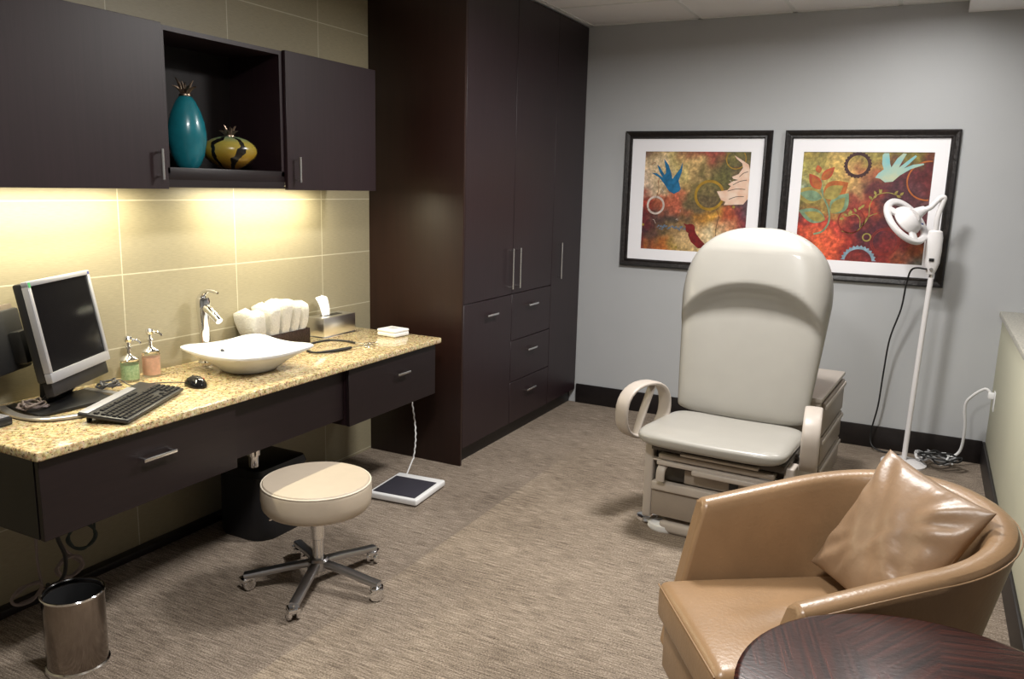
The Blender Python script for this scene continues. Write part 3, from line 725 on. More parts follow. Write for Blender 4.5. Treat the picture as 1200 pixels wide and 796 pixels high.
coil('coiled_cable', (.27, 1.745, .215), (.3, .95, 0), (.2, 0, 1), .042, 3, .0055, cordgr, 'grey coiled cable behind the metal wastebasket', [(.30, 1.70, .504), (.28, 1.71, .33)])
coil('coiled_cable', (.24, 1.60, .165), (.3, .95, 0.4), (.1, -.3, .6), .050, 2, .0055, cordgr, 'grey cable loop dangling left of the metal wastebasket', [(.32, 1.61, .504), (.27, 1.63, .30)])

# ---------------------------------------------------------------- framed prints
ART = {}
def ringpts(u, v, r1, r2, n=36, a0=0, a1=2*pi, teeth=0):
    out = []
    o_ = []; i_ = []
    for k in range(n+1):
        a = a0+(a1-a0)*k/n; ro = r1+(teeth if (teeth and k % 2) else 0)
        o_.append((u+ro*cos(a), v+ro*sin(a))); i_.append((u+r2*cos(a), v+r2*sin(a)))
    return o_, i_
def addring(bm, u, v, r1, r2, mi, a0=0, a1=2*pi, n=36, teeth=0, d=.0012, lim=None):
    o_, i_ = ringpts(u, v, r1, r2, n, a0, a1, teeth)
    for k in range(n):
        q_ = [o_[k], o_[k+1], i_[k+1], i_[k]]
        if lim and any(abs(p[0]) > lim[0] or abs(p[1]) > lim[1] for p in q_): continue
        bm.faces.new([bm.verts.new((p[0], -d, p[1])) for p in q_]).material_index = mi
PC = [0]
def addpoly(bm, pts, mi, d=.0014):
    from mathutils.geometry import tessellate_polygon
    V = [Vector((p[0], p[1], 0)) for p in pts]
    PC[0] += 1; d += PC[0]*1.2e-5
    vs = [bm.verts.new((p[0], -d, p[1])) for p in pts]
    for tri in tessellate_polygon([V]):
        try: bm.faces.new([vs[k] for k in tri]).material_index = mi
        except ValueError: pass
GRID1 = """5a3c3c c8aa78 aa8c5f 96503c a03c3c 786e3c 5a552d
c8af8c d7be96 beaa6e c8a56e 6e5f3c 5a5532 64553c
d2b9a0 bea582 aa8c5a 786941 645f37 5f5a32 64503c
963c32 aa5a41 be644b 64553c 5f5037 5a4b37 503c41
64282d 503c37 50463c a06e32 be8c3c aa5032 6e323c
503037 6e5a3c 967850 d7b482 d2be96 c8966e 96322d
6e322d aa6432 a08246 bea06e aa9664 aa8c5a 78503c"""
GRID2 = """96823c 786e32 bea05a 8c7d3c 968746 786e32 7d7332 6e3c23
a09650 aa9650 c8a55a be965a a05a3c 5a282d 5a2328 50191e
828c78 788c5a bea05a b48c5a 5a282d 4b2832 5a3237 642323
786e3c 8c783c 966e3c 8c3c32 aa462d 5f322d 502d32 5a3c3c
6e2d2d aa3c32 be4637 822d28 50232d 4b232d 6e2828 5a2832
be3c2d dc643c d75a3c 963228 50232d 782828 6e2d28 8c502d
b44632 e68c50 d25a3c 782d28 6e2828 822d28 82462d 6e6e64"""
def ground(bm, hw, hh, grid, seed, nx=120, nz=100):
    from mathutils import noise
    lay = bm.verts.layers.float_color.new('art')
    G = [[tuple((int(h[k:k+2], 16)/255)**2.2 for k in (0, 2, 4)) for h in row.split()] for row in grid.split(chr(10))]
    nr, nc = len(G), len(G[0])
    V = {}
    for j in range(nz+1):
        for i in range(nx+1):
            x, z = (i/nx*2-1)*hw, (j/nz*2-1)*hh
            w1 = noise.noise_vector(Vector((x*7+seed, z*7, seed)))+.5*noise.noise_vector(Vector((x*22, z*22+seed, 1)))
            cu, cv = min(nc-1.001, max(0, (i/nx)*(nc-1)+w1.x*.75)), min(nr-1.001, max(0, (1-j/nz)*(nr-1)+w1.y*.75))
            a, b_ = int(cu), int(cv); fu, fv = cu-a, cv-b_
            fu = fu*fu*(3-2*fu); fv = fv*fv*(3-2*fv)
            c_ = [(G[b_][a][k]*(1-fu)+G[b_][a+1][k]*fu)*(1-fv)+(G[b_+1][a][k]*(1-fu)+G[b_+1][a+1][k]*fu)*fv for k in range(3)]
            q_ = noise.fractal(Vector((x*38+seed, z*38, 3)), .9, 2.1, 4); m_ = math.exp(q_*.65)
            v = bm.verts.new((x, -.0002, z)); v[lay] = (c_[0]*m_, c_[1]*m_, c_[2]*m_, 1); V[i, j] = v
    for j in range(nz):
        for i in range(nx): bm.faces.new((V[i, j], V[i+1, j], V[i+1, j+1], V[i, j+1])).material_index = 0
def art_ground(name):
    M, N, L, b = nodes(name)
    at = N.new('ShaderNodeAttribute'); at.attribute_name = 'art'
    tc = N.new('ShaderNodeTexCoord'); n = N.new('ShaderNodeTexNoise'); n.inputs['Scale'].default_value = 70; n.inputs['Detail'].default_value = 6; L.new(tc.outputs['Object'], n.inputs['Vector'])
    mr = N.new('ShaderNodeMapRange'); mr.inputs[1].default_value = .3; mr.inputs[2].default_value = .7; mr.inputs[3].default_value = .68; mr.inputs[4].default_value = 1.25; L.new(n.outputs['Fac'], mr.inputs[0])
    vm = N.new('ShaderNodeVectorMath'); vm.operation = 'SCALE'; L.new(at.outputs['Color'], vm.inputs[0]); L.new(mr.outputs[0], vm.inputs['Scale'])
    L.new(vm.outputs[0], b.inputs['Base Color']); b.inputs['Roughness'].default_value = .5
    return M
def leafpts(u, v, ln, wd, a, n=9, bend=0):
    P = []
    for k in range(n+1): s = k/n; P.append((s*ln, wd*sin(pi*s**.85)+bend*s*s*ln))
    for k in range(n-1, 0, -1): s = k/n; P.append((s*ln, -wd*sin(pi*s**.85)+bend*s*s*ln))
    return [(u+p[0]*cos(a)-p[1]*sin(a), v+p[0]*sin(a)+p[1]*cos(a)) for p in P]
def addline(bm, pts, wd, mi, d=.0012, n=6):
    P = smooth_path([(p[0], 0, p[1]) for p in pts], n); 
    for a, b_ in zip(P[:-1], P[1:]):
        t_ = (b_-a).normalized(); s = Vector((-t_.z, 0, t_.x))*wd/2
        bm.faces.new([bm.verts.new((q_.x, -d, q_.z)) for q_ in (a+s, b_+s, b_-s, a-s)]).material_index = mi
def framed(label, x0, x1, z0, z1, px0, px1, pz0, pz1, mats, draw):
    cx_, cz = (x0+x1)/2, (z0+z1)/2
    t = thing('framed_print', label, 'picture', (cx_, YB-.001, cz), group=None)
    w2, h2 = (x1-x0)/2, (z1-z0)/2; fw = .052
    bm = bmesh.new()
    # mitred moulding, profile swept round the rectangle
    prof = [(0, 0), (0, .022), (.010, .034), (.024, .030), (.034, .024), (.044, .026), (fw, .016), (fw, 0)]
    loops = []
    for (i_, d_) in prof: loops.append([bm.verts.new((sx*(w2-i_), -d_, sz*(h2-i_))) for sx, sz in ((-1, -1), (1, -1), (1, 1), (-1, 1))])
    loops.append(loops[0])
    for a, b_ in zip(loops[:-1], loops[1:]):
        for i in range(4): bm.faces.new((a[i], a[(i+1) % 4], b_[(i+1) % 4], b_[i]))
    obj('frame', bm, framem, t, ang=20)
    # mat board with a window, bevelled
    pu0, pu1, pv0, pv1 = px0-cx_, px1-cx_, pz0-cz, pz1-cz
    bm = bmesh.new(); A = fw-.006
    outer = [(-w2+A, -h2+A), (w2-A, -h2+A), (w2-A, h2-A), (-w2+A, h2-A)]; inner = [(pu0, pv0), (pu1, pv0), (pu1, pv1), (pu0, pv1)]
    L = [[bm.verts.new((p[0], -y_, p[1])) for p in ps] for ps, y_ in ((outer, .004), (outer, .010), (inner, .010), (inner, .006), (inner, .004))]
    for a, b_ in zip(L, L[1:]+L[:1]):
        for i in range(4): bm.faces.new((a[i], a[(i+1) % 4], b_[(i+1) % 4], b_[i]))
    obj('mat_board', bm, matboard, t, ang=20)
    ucx, ucz = (pu0+pu1)/2, (pv0+pv1)/2; hw, hh = (pu1-pu0)/2, (pv1-pv0)/2
    bm = bmesh.new(); box(bm, -hw, hw, 0, .003, -hh, hh)
    draw(bm, hw, hh)
    for v in bm.verts: v.co += Vector((ucx, -.0045, ucz))
    obj('print', bm, mats, t, fin=False)
pm = lambda n, c, c2=None, s=30: mat('paint_'+n, c, .55, col2=c2 or tuple(x*.6 for x in c), nscale=s)
bg1 = art_ground('art_ground')
bg2 = bg1
def draw1(bm, hw, hh):
    U = lambda x, y: ((x-122)/560*2*hw-hw, hh-(y-155)/498*2*hh)     # pixels of my enlarged view
    P = lambda *q_: [U(*p) for p in q_]
    ground(bm, hw, hh, GRID1, 3.1)
    addpoly(bm, P((160, 262), (190, 264), (222, 284), (240, 262), (238, 240), (225, 190), (252, 220), (270, 262), (278, 292), (292, 272), (318, 238), (328, 205), (328, 250), (312, 300), (326, 340), (320, 352), (290, 366), (262, 352), (235, 318), (205, 285)), 1)
    addpoly(bm, P((190, 222), (205, 232), (236, 275), (224, 284), (205, 258)), 1)
    s = hw/280
    c1 = U(482, 368); addring(bm, c1[0], c1[1], 80*s, 66*s, 2)
    c2 = U(193, 426); addring(bm, c2[0], c2[1], 50*s, 39*s, 3)
    c3 = U(608, 190); addring(bm, c3[0], c3[1], 52*s, 47*s, 2, lim=(hw, hh))
    # pale leaf / feathered wing at right
    addpoly(bm, P((598, 172), (630, 190), (672, 215), (681, 240), (682, 380), (660, 408), (600, 412), (560, 414), (568, 398), (545, 390), (520, 348), (545, 345), (575, 340), (590, 320), (575, 312), (600, 296), (628, 290), (600, 285), (592, 275), (625, 262), (645, 232), (640, 210), (612, 190)), 4)
    for a, b_ in (((575, 345), (665, 335)), ((600, 315), (670, 290)), ((585, 385), (660, 370)), ((630, 275), (672, 250))): addline(bm, [U(*a), U((a[0]+b_[0])/2, (a[1]+b_[1])/2-6), U(*b_)], 3*s, 7, d=.0016)
    # red bird
    addpoly(bm, P((372, 515), (392, 528), (412, 530), (424, 560), (450, 590), (475, 612), (470, 632), (440, 636), (400, 605), (382, 572), (386, 545)), 5)
    hd_ = U(392, 538); addring(bm, hd_[0], hd_[1], 26*s, .3*s, 5, n=18, d=.0016); addpoly(bm, P((368, 530), (352, 512), (380, 520)), 5)
    addline(bm, P((540, 470), (530, 520), (528, 560), (545, 600)), 2.5*s, 7)
    addline(bm, P((525, 440), (545, 480)), 3*s, 6); addline(bm, P((200, 300), (205, 350), (180, 420), (140, 450)), 3*s, 6)
    for k in range(26):
        a = U(210+k*6.5, 538+random.uniform(-10, 10)); addring(bm, a[0], a[1], random.uniform(3, 7)*s, 0.4*s, 8, n=8)
    for k in range(10):
        x, y = random.uniform(150, 660), random.uniform(170, 640); a = U(x, y); b_ = U(x+random.uniform(-60, 60), y+random.uniform(-20, 20)); 
        if abs(b_[0]) < hw: addline(bm, [a, ((a[0]+b_[0])/2, (a[1]+b_[1])/2+.01), b_], 2.2*s, random.choice([6, 3, 9]), d=.0008)
    for x, y in ((612, 422), (128, 528), (320, 636)): a = U(x, y); addring(bm, a[0], a[1], 7*s, .3*s, 9, n=10)
def draw2(bm, hw, hh):
    U = lambda x, y: ((x-138)/612*2*hw-hw, hh-(y-138)/500*2*hh)
    P = lambda *q_: [U(*p) for p in q_]; s = hw/306
    ground(bm, hw, hh, GRID2, 9.4)
    addpoly(bm, P((492, 252), (505, 232), (528, 214), (518, 190), (516, 150), (524, 142), (545, 142), (555, 190), (562, 205), (585, 165), (610, 142), (625, 145), (605, 185), (596, 206), (630, 178), (665, 150), (672, 156), (640, 190), (620, 208), (660, 192), (705, 186), (708, 192), (650, 212), (605, 240), (575, 268), (540, 272), (515, 256)), 1)
    c_ = U(405, 196); addring(bm, c_[0], c_[1], 62*s, 48*s, 8, teeth=6*s, n=48)
    c_ = U(172, 160); addring(bm, c_[0], c_[1], 78*s, 70*s, 3, teeth=7*s, n=60, lim=(hw, hh))
    c_ = U(735, 262); addring(bm, c_[0], c_[1], 98*s, 91*s, 4, n=60, lim=(hw*.985, hh))
    c_ = U(452, 640); addring(bm, c_[0], c_[1], 78*s, 66*s, 5, teeth=9*s, n=56, lim=(hw, hh*.99))
    c_ = U(482, 524); addring(bm, c_[0], c_[1], 22*s, 15*s, 3)
    for r_ in (70, 62): c_ = U(570, 540); addring(bm, c_[0], c_[1], r_*s, (r_-4)*s, 6, lim=(hw, hh))
    c_ = U(400, 450); addring(bm, c_[0], c_[1], 66*s, 60*s, 6, lim=(hw, hh))
    # big stem and leaves
    addline(bm, P((222, 520), (265, 505), (292, 460), (285, 400), (255, 345), (238, 290), (236, 262)), 9*s, 2)
    for x, y, ln, wd, a, mi in ((250, 350, 140, 34, 2.95, 3), (255, 350, 130, 44, .62, 4), (300, 420, 120, 36, .95, 2), (275, 452, 135, 30, 2.82, 2), (238, 310, 95, 22, 2.25, 7), (236, 268, 85, 18, .85, 7), (225, 235, 40, 12, 1.9, 7)):
        u, v = U(x, y); addpoly(bm, leafpts(u, v, ln*s*1.08, wd*s*1.25, a), mi); addpoly(bm, leafpts(u, v, ln*s*.86, wd*s*.8, a), {3: 2, 4: 3, 2: 3, 7: 4}[mi], d=.0018)
    # vines
    addline(bm, P((360, 500), (410, 508), (450, 480), (480, 430), (482, 370), (510, 330), (560, 318), (605, 330)), 4*s, 3)
    addline(bm, P((445, 480), (440, 440), (415, 420), (380, 430)), 4*s, 3); addline(bm, P((455, 470), (480, 430), (520, 412)), 4*s, 3)
    for x, y, a in ((490, 350, 2.4), (495, 345, .9), (505, 330, 2), (520, 322, 1.1), (530, 320, 2.2), (590, 325, .9), (600, 330, -.4), (615, 330, .8), (380, 430, 2.6), (385, 425, 1.2), (400, 420, 2), (430, 400, 1), (420, 410, 2.1), (440, 390, .8), (365, 440, 3.4)):
        u, v = U(x, y); addpoly(bm, leafpts(u, v, 24*s, 6*s, a), 3)
c1m = [bg1, pm('blue', (.012, .17, .36)), pm('gold', (.42, .24, .02)), pm('white', (.75, .62, .55)), pm('blush', (.80, .62, .50), (.72, .42, .28), 12), pm('red', (.22, .012, .012)), pm('rust', (.28, .07, .02)), pm('black', (.015, .01, .008)), pm('grey_blue', (.16, .22, .30)), pm('ochre', (.42, .30, .05))]
c2m = [bg2, pm('pale_blue', (.22, .50, .52), (.50, .55, .38), 9), pm('sage', (.22, .34, .20)), pm('olive', (.40, .32, .08)), pm('orange', (.52, .14, .03)), pm('ice', (.30, .45, .55)), pm('crimson', (.30, .03, .02)), pm('coral', (.52, .09, .03)), pm('plum', (.06, .02, .02))]
framed('framed print with a blue swallow, gold ring and red bird', .969, 1.983, 1.087, 2.038, 1.118, 1.851, 1.215, 1.899, c1m, draw1)
framed('framed print with a pale swallow and large orange and green leaves', 2.063, 3.074, 1.083, 2.037, 2.185, 2.944, 1.214, 1.901, c2m, draw2)

# ---------------------------------------------------------------- exam chair
EX = thing('exam_chair', 'stone coloured powered exam chair with tall padded back and loop armrests', 'exam chair', (2.205, 3.62, 0), R(-3))
t = EX
BWd = .325
# base
bm = bmesh.new(); box(bm, -BWd+.03, BWd-.03, .06, 1.38, .075, .40, .006)
obj('base_body', bm, plastic_t, t)
obj('plinth', BX(-.26, .26, .0, 1.34, .0, .06, .02, seg=3), plastic_l, t)
for s in (-1, 1):
    bm = bmesh.new(); box(bm, s*BWd-.022, s*BWd+.022, 0, .10, .065, .44, .008, seg=3); box(bm, s*BWd-.016, s*BWd+.016, .10, 1.36, .075, .40, .006)
    obj('side_post', bm, plastic_l, t)
    obj('foot', LA([(0, 0), (.05, 0), (.055, .008), (.052, .022), (.03, .030), (0, .032)], 28, M=Matrix.Translation((s*(BWd+.035), .12, 0))), chrome if s < 0 else white_pl, t)
    obj('front_foot', LA([(0, 0), (.055, 0), (.062, .01), (.060, .030), (.04, .042), (0, .045)], 28, M=Matrix.Translation((s*.25, .045, 0)), sx=1.25, sy=.8), white_pl, t)
d = obj('drawer', BX(-BWd+.024, BWd-.024, -.005, .06, .085, .215, .006), plastic_t, t)
obj('drawer_lip', BX(-BWd+.024, BWd-.024, -.020, .02, .218, .262, .008, seg=3), plastic_l, d)
obj('recess', BX(-BWd+.024, BWd-.024, .035, .06, .262, .46, .002), plastic_d, t)
o = obj('control_panel', BX(-.15, BWd-.03, .010, .034, .266, .335, .006), plastic_t, t)
obj('socket', BX(.065, .105, .003, .011, .285, .318, .002), blk, o)
obj('paddle', TU([(-.24, .05, .36), (-.245, .0, .352), (-.25, -.035, .325), (-.25, -.04, .275)], 0, seg=12, flat=(.016, .042), up=(0, 1, 0)), plastic_l, t)
# footrest: tray, pad and handle plate
obj('footrest_tray', BX(-.275, .275, -.035, .05, .352, .374, .006), plastic_l, t)
obj('footrest_grip', BX(-.10, .22, -.052, -.02, .335, .362, .008, seg=3), plastic_l, t)
obj('footrest_pad', BX(-.27, .27, -.03, .05, .380, .408, .008, seg=3), plastic_t, t)
o = obj('rail', TU([(-.30, .0, .372), (-.20, .0, .372)], .012, seg=12, smooth=0), chrome, t)
o = obj('rail', TU([(.20, .0, .372), (.30, .0, .372)], .012, seg=12, smooth=0), chrome, t)
obj('seat_frame', BX(-.31, .31, -.02, .50, .418, .452, .006), plastic_d, t)
obj('step_plate', BX(-.16, .20, -.045, .02, .416, .428, .004), plastic_l, t)
# rear cabinet with side drawers
rc = obj('rear_cabinet', BX(-.02, .335, .62, 1.34, .08, .605, .008), plastic_l, t)
obj('cabinet_top', BX(-.03, .345, .60, 1.36, .607, .630, .006), plastic_l, t)
for z0, z1 in ((.10, .25), (.262, .41), (.422, .595)):
    dd = obj('side_drawer', BX(.335, .352, .66, 1.32, z0, z1, .006), plastic_t, t)
    obj('drawer_lip', BX(.352, .362, .66, 1.32, z1-.035, z1-.012, .005), plastic_l, dd)
# seat cushion
def wseat(v): return .352*(1-abs(2*v-1)**7)**(1/7)*(1-.03*v) if 0 < v < 1 else .0
bm = bmesh.new()
def tfs(u, v):
    e = max(0, 1-abs(u)**5)**.42*max(0, 1-abs(2*v-1)**9)**.42
    return e*(.030+.014*abs(u)**2.2-.010*max(0, 1-abs(2*v-.9)**2))-(.022*max(0, .28-v)**1.2*3)
def tbs(u, v): return .048*max(0, 1-abs(u)**6)**.4*max(0, 1-abs(2*v-1)**9)**.4+(.022*max(0, .28-v)**1.2*3)
pillow(bm, wseat, -.105, .50, tfs, tbs, M=Matrix.Translation((-.030, -.10, .505)) @ Matrix.Rotation(R(-3.5), 4, 'X') @ Matrix.Translation((0, .10, 0)))
obj('seat_cushion', bm, vinyl, t, ang=70)
# back cushion: outline narrow at the bottom, wide shoulders, round top
LB = .995
def wback(v):
    w_ = .325+.052*min(1, max(0, v/.62))**.9
    top = max(0, (v-.60)/.40)
    w_ *= (max(0, 1-top**2.8))**.46
    bot = max(0, (.045-v)/.045); w_ *= (max(0, 1-bot**2.5))**.3
    return w_
def tfb(u, v):
    sv = max(0, 1-abs(2*v-1)**16)**.5; su = max(0, 1-abs(u)**7)**.45
    e = sv*su
    arch = .672-.12*u*u-.07*abs(u)**4            # lower edge of the head bulge, drooping at the sides
    k = min(1, max(0, (v-arch+.035)/.060)); k = k*k*(3-2*k)
    head = .078*k*(1-.35*max(0, (v-.86)/.14))
    side = .034*abs(u)**2.5*(1-k)*min(1, v/.5)
    return e*(.036+head+side)
def tbb(u, v): return .045*max(0, 1-abs(2*v-1)**12)**.5*max(0, 1-abs(u)**6)**.45
bm = bmesh.new()
# local (x, y up along the back, z forward) -> tilt
tilt = R(13)
Mb = Matrix.Translation((-.035, .50, .485)) @ Matrix(((1, 0, 0, 0), (0, sin(tilt), -cos(tilt), 0), (0, cos(tilt), sin(tilt), 0), (0, 0, 0, 1)))
pillow(bm, wback, 0, LB, tfb, tbb, nu=44, nv=90, M=Mb)
obj('back_cushion', bm, vinyl, t, ang=70)
bm = bmesh.new(); box(bm, -.20, .20, .05, .80, -.075, -.048, .01, M=Mb); obj('back_shell', bm, plastic_t, t)
# loop armrests
def armrest(s, yaw):
    bm = bmesh.new(); n = 28; pts = []
    for k in range(n):
        a = 2*pi*k/n; ca, sa = cos(a), sin(a)
        pts.append((0, .165*math.copysign(abs(ca)**.85, ca), .135*math.copysign(abs(sa)**.85, sa)))
    tube(bm, pts, 0, seg=14, closed=True, smooth=1, flat=(.078, .020), up=(1, 0, 0))
    a_ = obj('armrest', bm, plastic_l, t, ang=60); a_.location = ((-.440 if s < 0 else .372), .20, .545 if s < 0 else .535); a_.rotation_euler = (0, 0, yaw)
    b_ = obj('strut', TU([(0, .06, .125), (0, .0, 0), (0, -.05, -.125)], 0, seg=12, flat=(.045, .016), up=(1, 0, 0), smooth=2), plastic_l, a_)
    obj('bracket', TU([(s*.37, .22, .42), (s*.32, .22, .43), (s*.25, .22, .435)], .014, seg=10), plastic_d, t)
armrest(-1, R(-20)); armrest(1, R(8))

# ---------------------------------------------------------------- armchair
AC = thing('leather_armchair', 'tan leather tub armchair with low sloping arms', 'armchair', (2.589, 2.21, 0), math.atan2(-.834, .551))
t = AC
def ucurve(s, hw, fy, dep):
    """s 0..1 left tip -> back -> right tip; half width hw, front at fy, back at dep; returns (x,y) and outward normal"""
    e = 2.5
    th = pi*(1-s)                      # pi -> 0
    cy = dep-hw*1.02                    # start of the rounded back
    # arc length split
    L1 = max(.01, cy-fy); La = pi*hw*1.02; tot = 2*L1+La; q_ = s*tot
    if q_ < L1: return (-hw, fy+q_), (-1, 0)
    if q_ > tot-L1: return (hw, fy+(tot-q_)), (1, 0)
    a = pi-(q_-L1)/La*pi
    x = hw*math.copysign(abs(cos(a))**.92, cos(a)); y = cy+hw*1.02*abs(sin(a))**.92
    nx_, ny_ = cos(a), sin(a); return (x, y), (nx_, ny_)
def shell_bm():
    bm = bmesh.new(); NS = 84; rings = []
    sm_ = lambda q_: q_*q_*(3-2*q_)
    for i in range(NS+1):
        s = i/NS; k = sin(pi*s)**.85
        kt = min(1, 1.05*sin(pi*s)**.9)
        kt = sin(pi*s)**1.02 if 0 < s < 1 else 0
        ztop = .655+.135*kt
        th = .072+.008*kt
        (ox, oy), n_ = ucurve(s, .375, 0.0, .735)       # top, outer
        (bx_, by_), nb = ucurve(s, .325, -.115, .60)      # bottom, outer
        prof = []
        def at(f_, inn):
            z = .17+(ztop-.17)*f_
            # front edge slants: the tip moves back towards the top
            g_ = f_**1.15
            x = bx_*(1-g_)+ox*g_; y = by_*(1-g_)+oy*g_
            nn = (n_[0], n_[1])
            return Vector((x-nn[0]*inn, y-nn[1]*inn, z))
        for f_ in (0, .2, .4, .6, .8, .93): prof.append(at(f_, 0))
        p = at(1, 0)
        prof += [p+Vector((-n_[0]*.004, -n_[1]*.004, -.010)), p+Vector((-n_[0]*.014, -n_[1]*.014, -.001)), p+Vector((-n_[0]*th*.5, -n_[1]*th*.5, .004)), p+Vector((-n_[0]*(th-.014), -n_[1]*(th-.014), -.001)), p+Vector((-n_[0]*(th-.003), -n_[1]*(th-.003), -.012))]
        for f_ in (.93, .8, .6, .4, .2, 0): prof.append(at(f_, th))
        rings.append([bm.verts.new(q_) for q_ in prof])
    m_ = len(rings[0])
    for a, b_ in zip(rings[:-1], rings[1:]):
        for j in range(m_): bm.faces.new((a[j], a[(j+1) % m_], b_[(j+1) % m_], b_[j]))
    for rg in (rings[0], rings[-1]): bm.faces.new(rg)
    # round the front edges of the arms
    return bm
o = obj('shell', shell_bm(), tan_leather, t, ang=50)
bv = o.modifiers.new('b', 'BEVEL'); bv.width = .012; bv.segments = 3; bv.limit_method = 'ANGLE'; bv.angle_limit = R(50)
# seams: piping following the outer and inner rim
def rimline(inn, dz, sub=60):
    pts = []
    for i in range(sub+1):
        s = i/sub; kt = max(0, sin(pi*s))**1.02; (ox, oy), n_ = ucurve(s, .375, 0, .735)
        pts.append((ox-n_[0]*inn, oy-n_[1]*inn, .655+.135*kt+dz))
    return pts
obj('outer_piping', TU(rimline(.000, -.016), .0022, seg=6, smooth=1), tan_leather, t)
# base rail and seat
obj('seat_base', BX(-.245, .245, -.128, .46, .13, .285, .012, seg=3), tan_leather, t)
bm = bmesh.new(); box(bm, -.262, .262, -.152, .52, .295, .425, .030, seg=5)
bmesh.ops.subdivide_edges(bm, edges=[e for e in bm.edges if e.calc_length() > .08], cuts=22, use_grid_fill=True)
for v in bm.verts:
    x, y, z = v.co
    if z > .36:
        k = max(0, 1-(x/.26)**4)*max(0, 1-((y-.18)/.34)**4)
        v.co.z += .014*k+.0045*k*sin(x*46+y*22)*max(0, 1-((x-.02)/.15)**2)*max(0, 1-((y-.20)/.22)**2)
cu = obj('seat_cushion', bm, tan_leather, t, ang=60)
for zz in (.413,): obj('piping', TU([(-.250, -.1505, zz), (.250, -.1505, zz)], .0025, seg=6, smooth=0), tan_leather, cu)
for sx in (-1, 1):
    for yy, sp in ((-.07, -1), (.44, 1)):
        tube_bm = TU([(sx*.225, yy, .135), (sx*.235, yy+sp*.02, .0)], [.026, .015], seg=10, smooth=2)
        obj('leg', tube_bm, black_base, t)
# throw pillow
PH = .218
def pw(v): return PH*(1-.045*sin(pi*v))
bm = bmesh.new()
def pt_(u, v):
    w_ = 2*v-1; e = (max(0, 1-u*u)**.55)*(max(0, 1-w_*w_)**.55)
    wr = .006*sin(u*9+w_*5)*e+.004*sin(w_*17-u*6)*e*max(0, u)
    cr_ = .010*sin(16*math.atan2(w_, u))*e*(abs(u)*abs(w_))**1.2*3
    d_ = (u*.8-w_*.6); cr_ += .006*math.exp(-((d_-.15)/.07)**2)*e*math.exp(-((u*.6+w_*.8+.1)/.35)**2) - .005*math.exp(-((d_-.02)/.05)**2)*e*math.exp(-((u*.6+w_*.8)/.3)**2)
    return .070*e**.8+wr+cr_
pillow(bm, pw, -PH, PH, pt_, lambda u, v: .065*((max(0, 1-u*u)**.55)*(max(0, 1-(2*v-1)**2)**.55))**.8, nu=40, nv=40)
for v in bm.verts:   # pull the sides in so the four corners stick out
    u_, w_ = v.co.x/PH, v.co.y/PH
    v.co.x *= 1-.06*(1-w_*w_); v.co.y *= 1-.06*(1-u_*u_)
P0 = t.matrix_world
o = obj('throw_pillow', bm, tan_pillow, ang=70)
tag(o, 'crumpled tan leather cushion leaning in the armchair', 'cushion')
def chair_to_world(lx, ly, z): return Vector((2.589+lx*.551+ly*.834, 2.21-lx*.834+ly*.551, z))
o.location = chair_to_world(-.02, .475, .652)
# pillow local z (front) faces chair front, tilted back
az = math.atan2(-.834, .551)
o.rotation_euler = (Matrix.Rotation(az+R(8), 4, 'Z') @ Matrix.Rotation(R(90-30), 4, 'X') @ Matrix.Rotation(R(-5), 4, 'Z')).to_euler()
o['label'] = 'crumpled tan leather cushion leaning in the armchair'
# zipper/gathered corner detail
obj('seam', TU([(PH*.93*cos(a)*min(1/abs(cos(a)+1e-9), 1/abs(sin(a)+1e-9))*(1-.04*abs(cos(2*a))), PH*.93*sin(a)*min(1/abs(cos(a)+1e-9), 1/abs(sin(a)+1e-9))*(1-.04*abs(cos(2*a))), 0) for a in [2*pi*(k+.5)/64 for k in range(64)]], .002, seg=6, closed=True, smooth=1), tan_pillow, o)

# ---------------------------------------------------------------- round side table
TZ = .665
t = thing('round_side_table', 'round dark mahogany side table with sunburst veneer top', 'side table', (3.088, 1.62, 0))
o = obj('tabletop', LA([(0, TZ-.032), (.36, TZ-.032), (.378, TZ-.028), (.384, TZ-.018), (.384, TZ-.006), (.379, TZ-.001), (.372, TZ), (0, TZ)], 72), table_m, t)
obj('pedestal', LA([(0, .04), (.05, .04), (.045, .12), (.032, .22), (.030, .45), (.045, .58), (.16, TZ-.034), (0, TZ-.034)], 32), black_base, t)
obj('foot', LA([(0, 0), (.20, 0), (.20, .015), (.06, .04), (0, .042)], 36), black_base, t)

# ---------------------------------------------------------------- magnifier lamp
lx, ly = 2.975, 5.40
t = thing('magnifier_lamp', 'white floor standing ring magnifier lamp in front of the grey wall', 'floor lamp', (lx, ly, 0))
obj('base', LA([(0, 0), (.13, 0), (.13, .012), (.11, .020), (.03, .030), (0, .03)], 36), lampw, t)
obj('pole', TU([(0, 0, .02), (.012, 0, .60), (.027, 0, 1.165)], .0155, seg=14, smooth=3), lampw, t)
obj('joint', LA([(0, 1.145), (.011, 1.145), (.013, 1.16), (.013, 1.20), (0, 1.20)], 16, M=Matrix.Translation((.027, 0, 0))), satin, t)
hd = obj('grip', LA([(0, 1.18), (.020, 1.185), (.030, 1.21), (.041, 1.25), (.045, 1.32), (.044, 1.40), (.038, 1.435), (.028, 1.442), (0, 1.444)], 28, M=Matrix.Translation((.022, 0, 0)), sy=.7), lampw, t)
obj('display', BX(.005, .032, -.036, -.030, 1.262, 1.280, .001), blk, hd)
obj('button', LA([(0, 0), (.010, 0), (.010, .004), (0, .005)], 14, M=Matrix.Translation((.022, -.022, 1.215)) @ Matrix.Rotation(pi/2, 4, 'X')), satin, hd)
obj('gooseneck', TU([(.022, 0, 1.43), (.024, -.01, 1.52), (.040, -.01, 1.60), (.045, -.01, 1.632), (.020, -.02, 1.625), (-.02, -.03, 1.575), (-.055, -.035, 1.56)], .0155, seg=12), lampw, t)
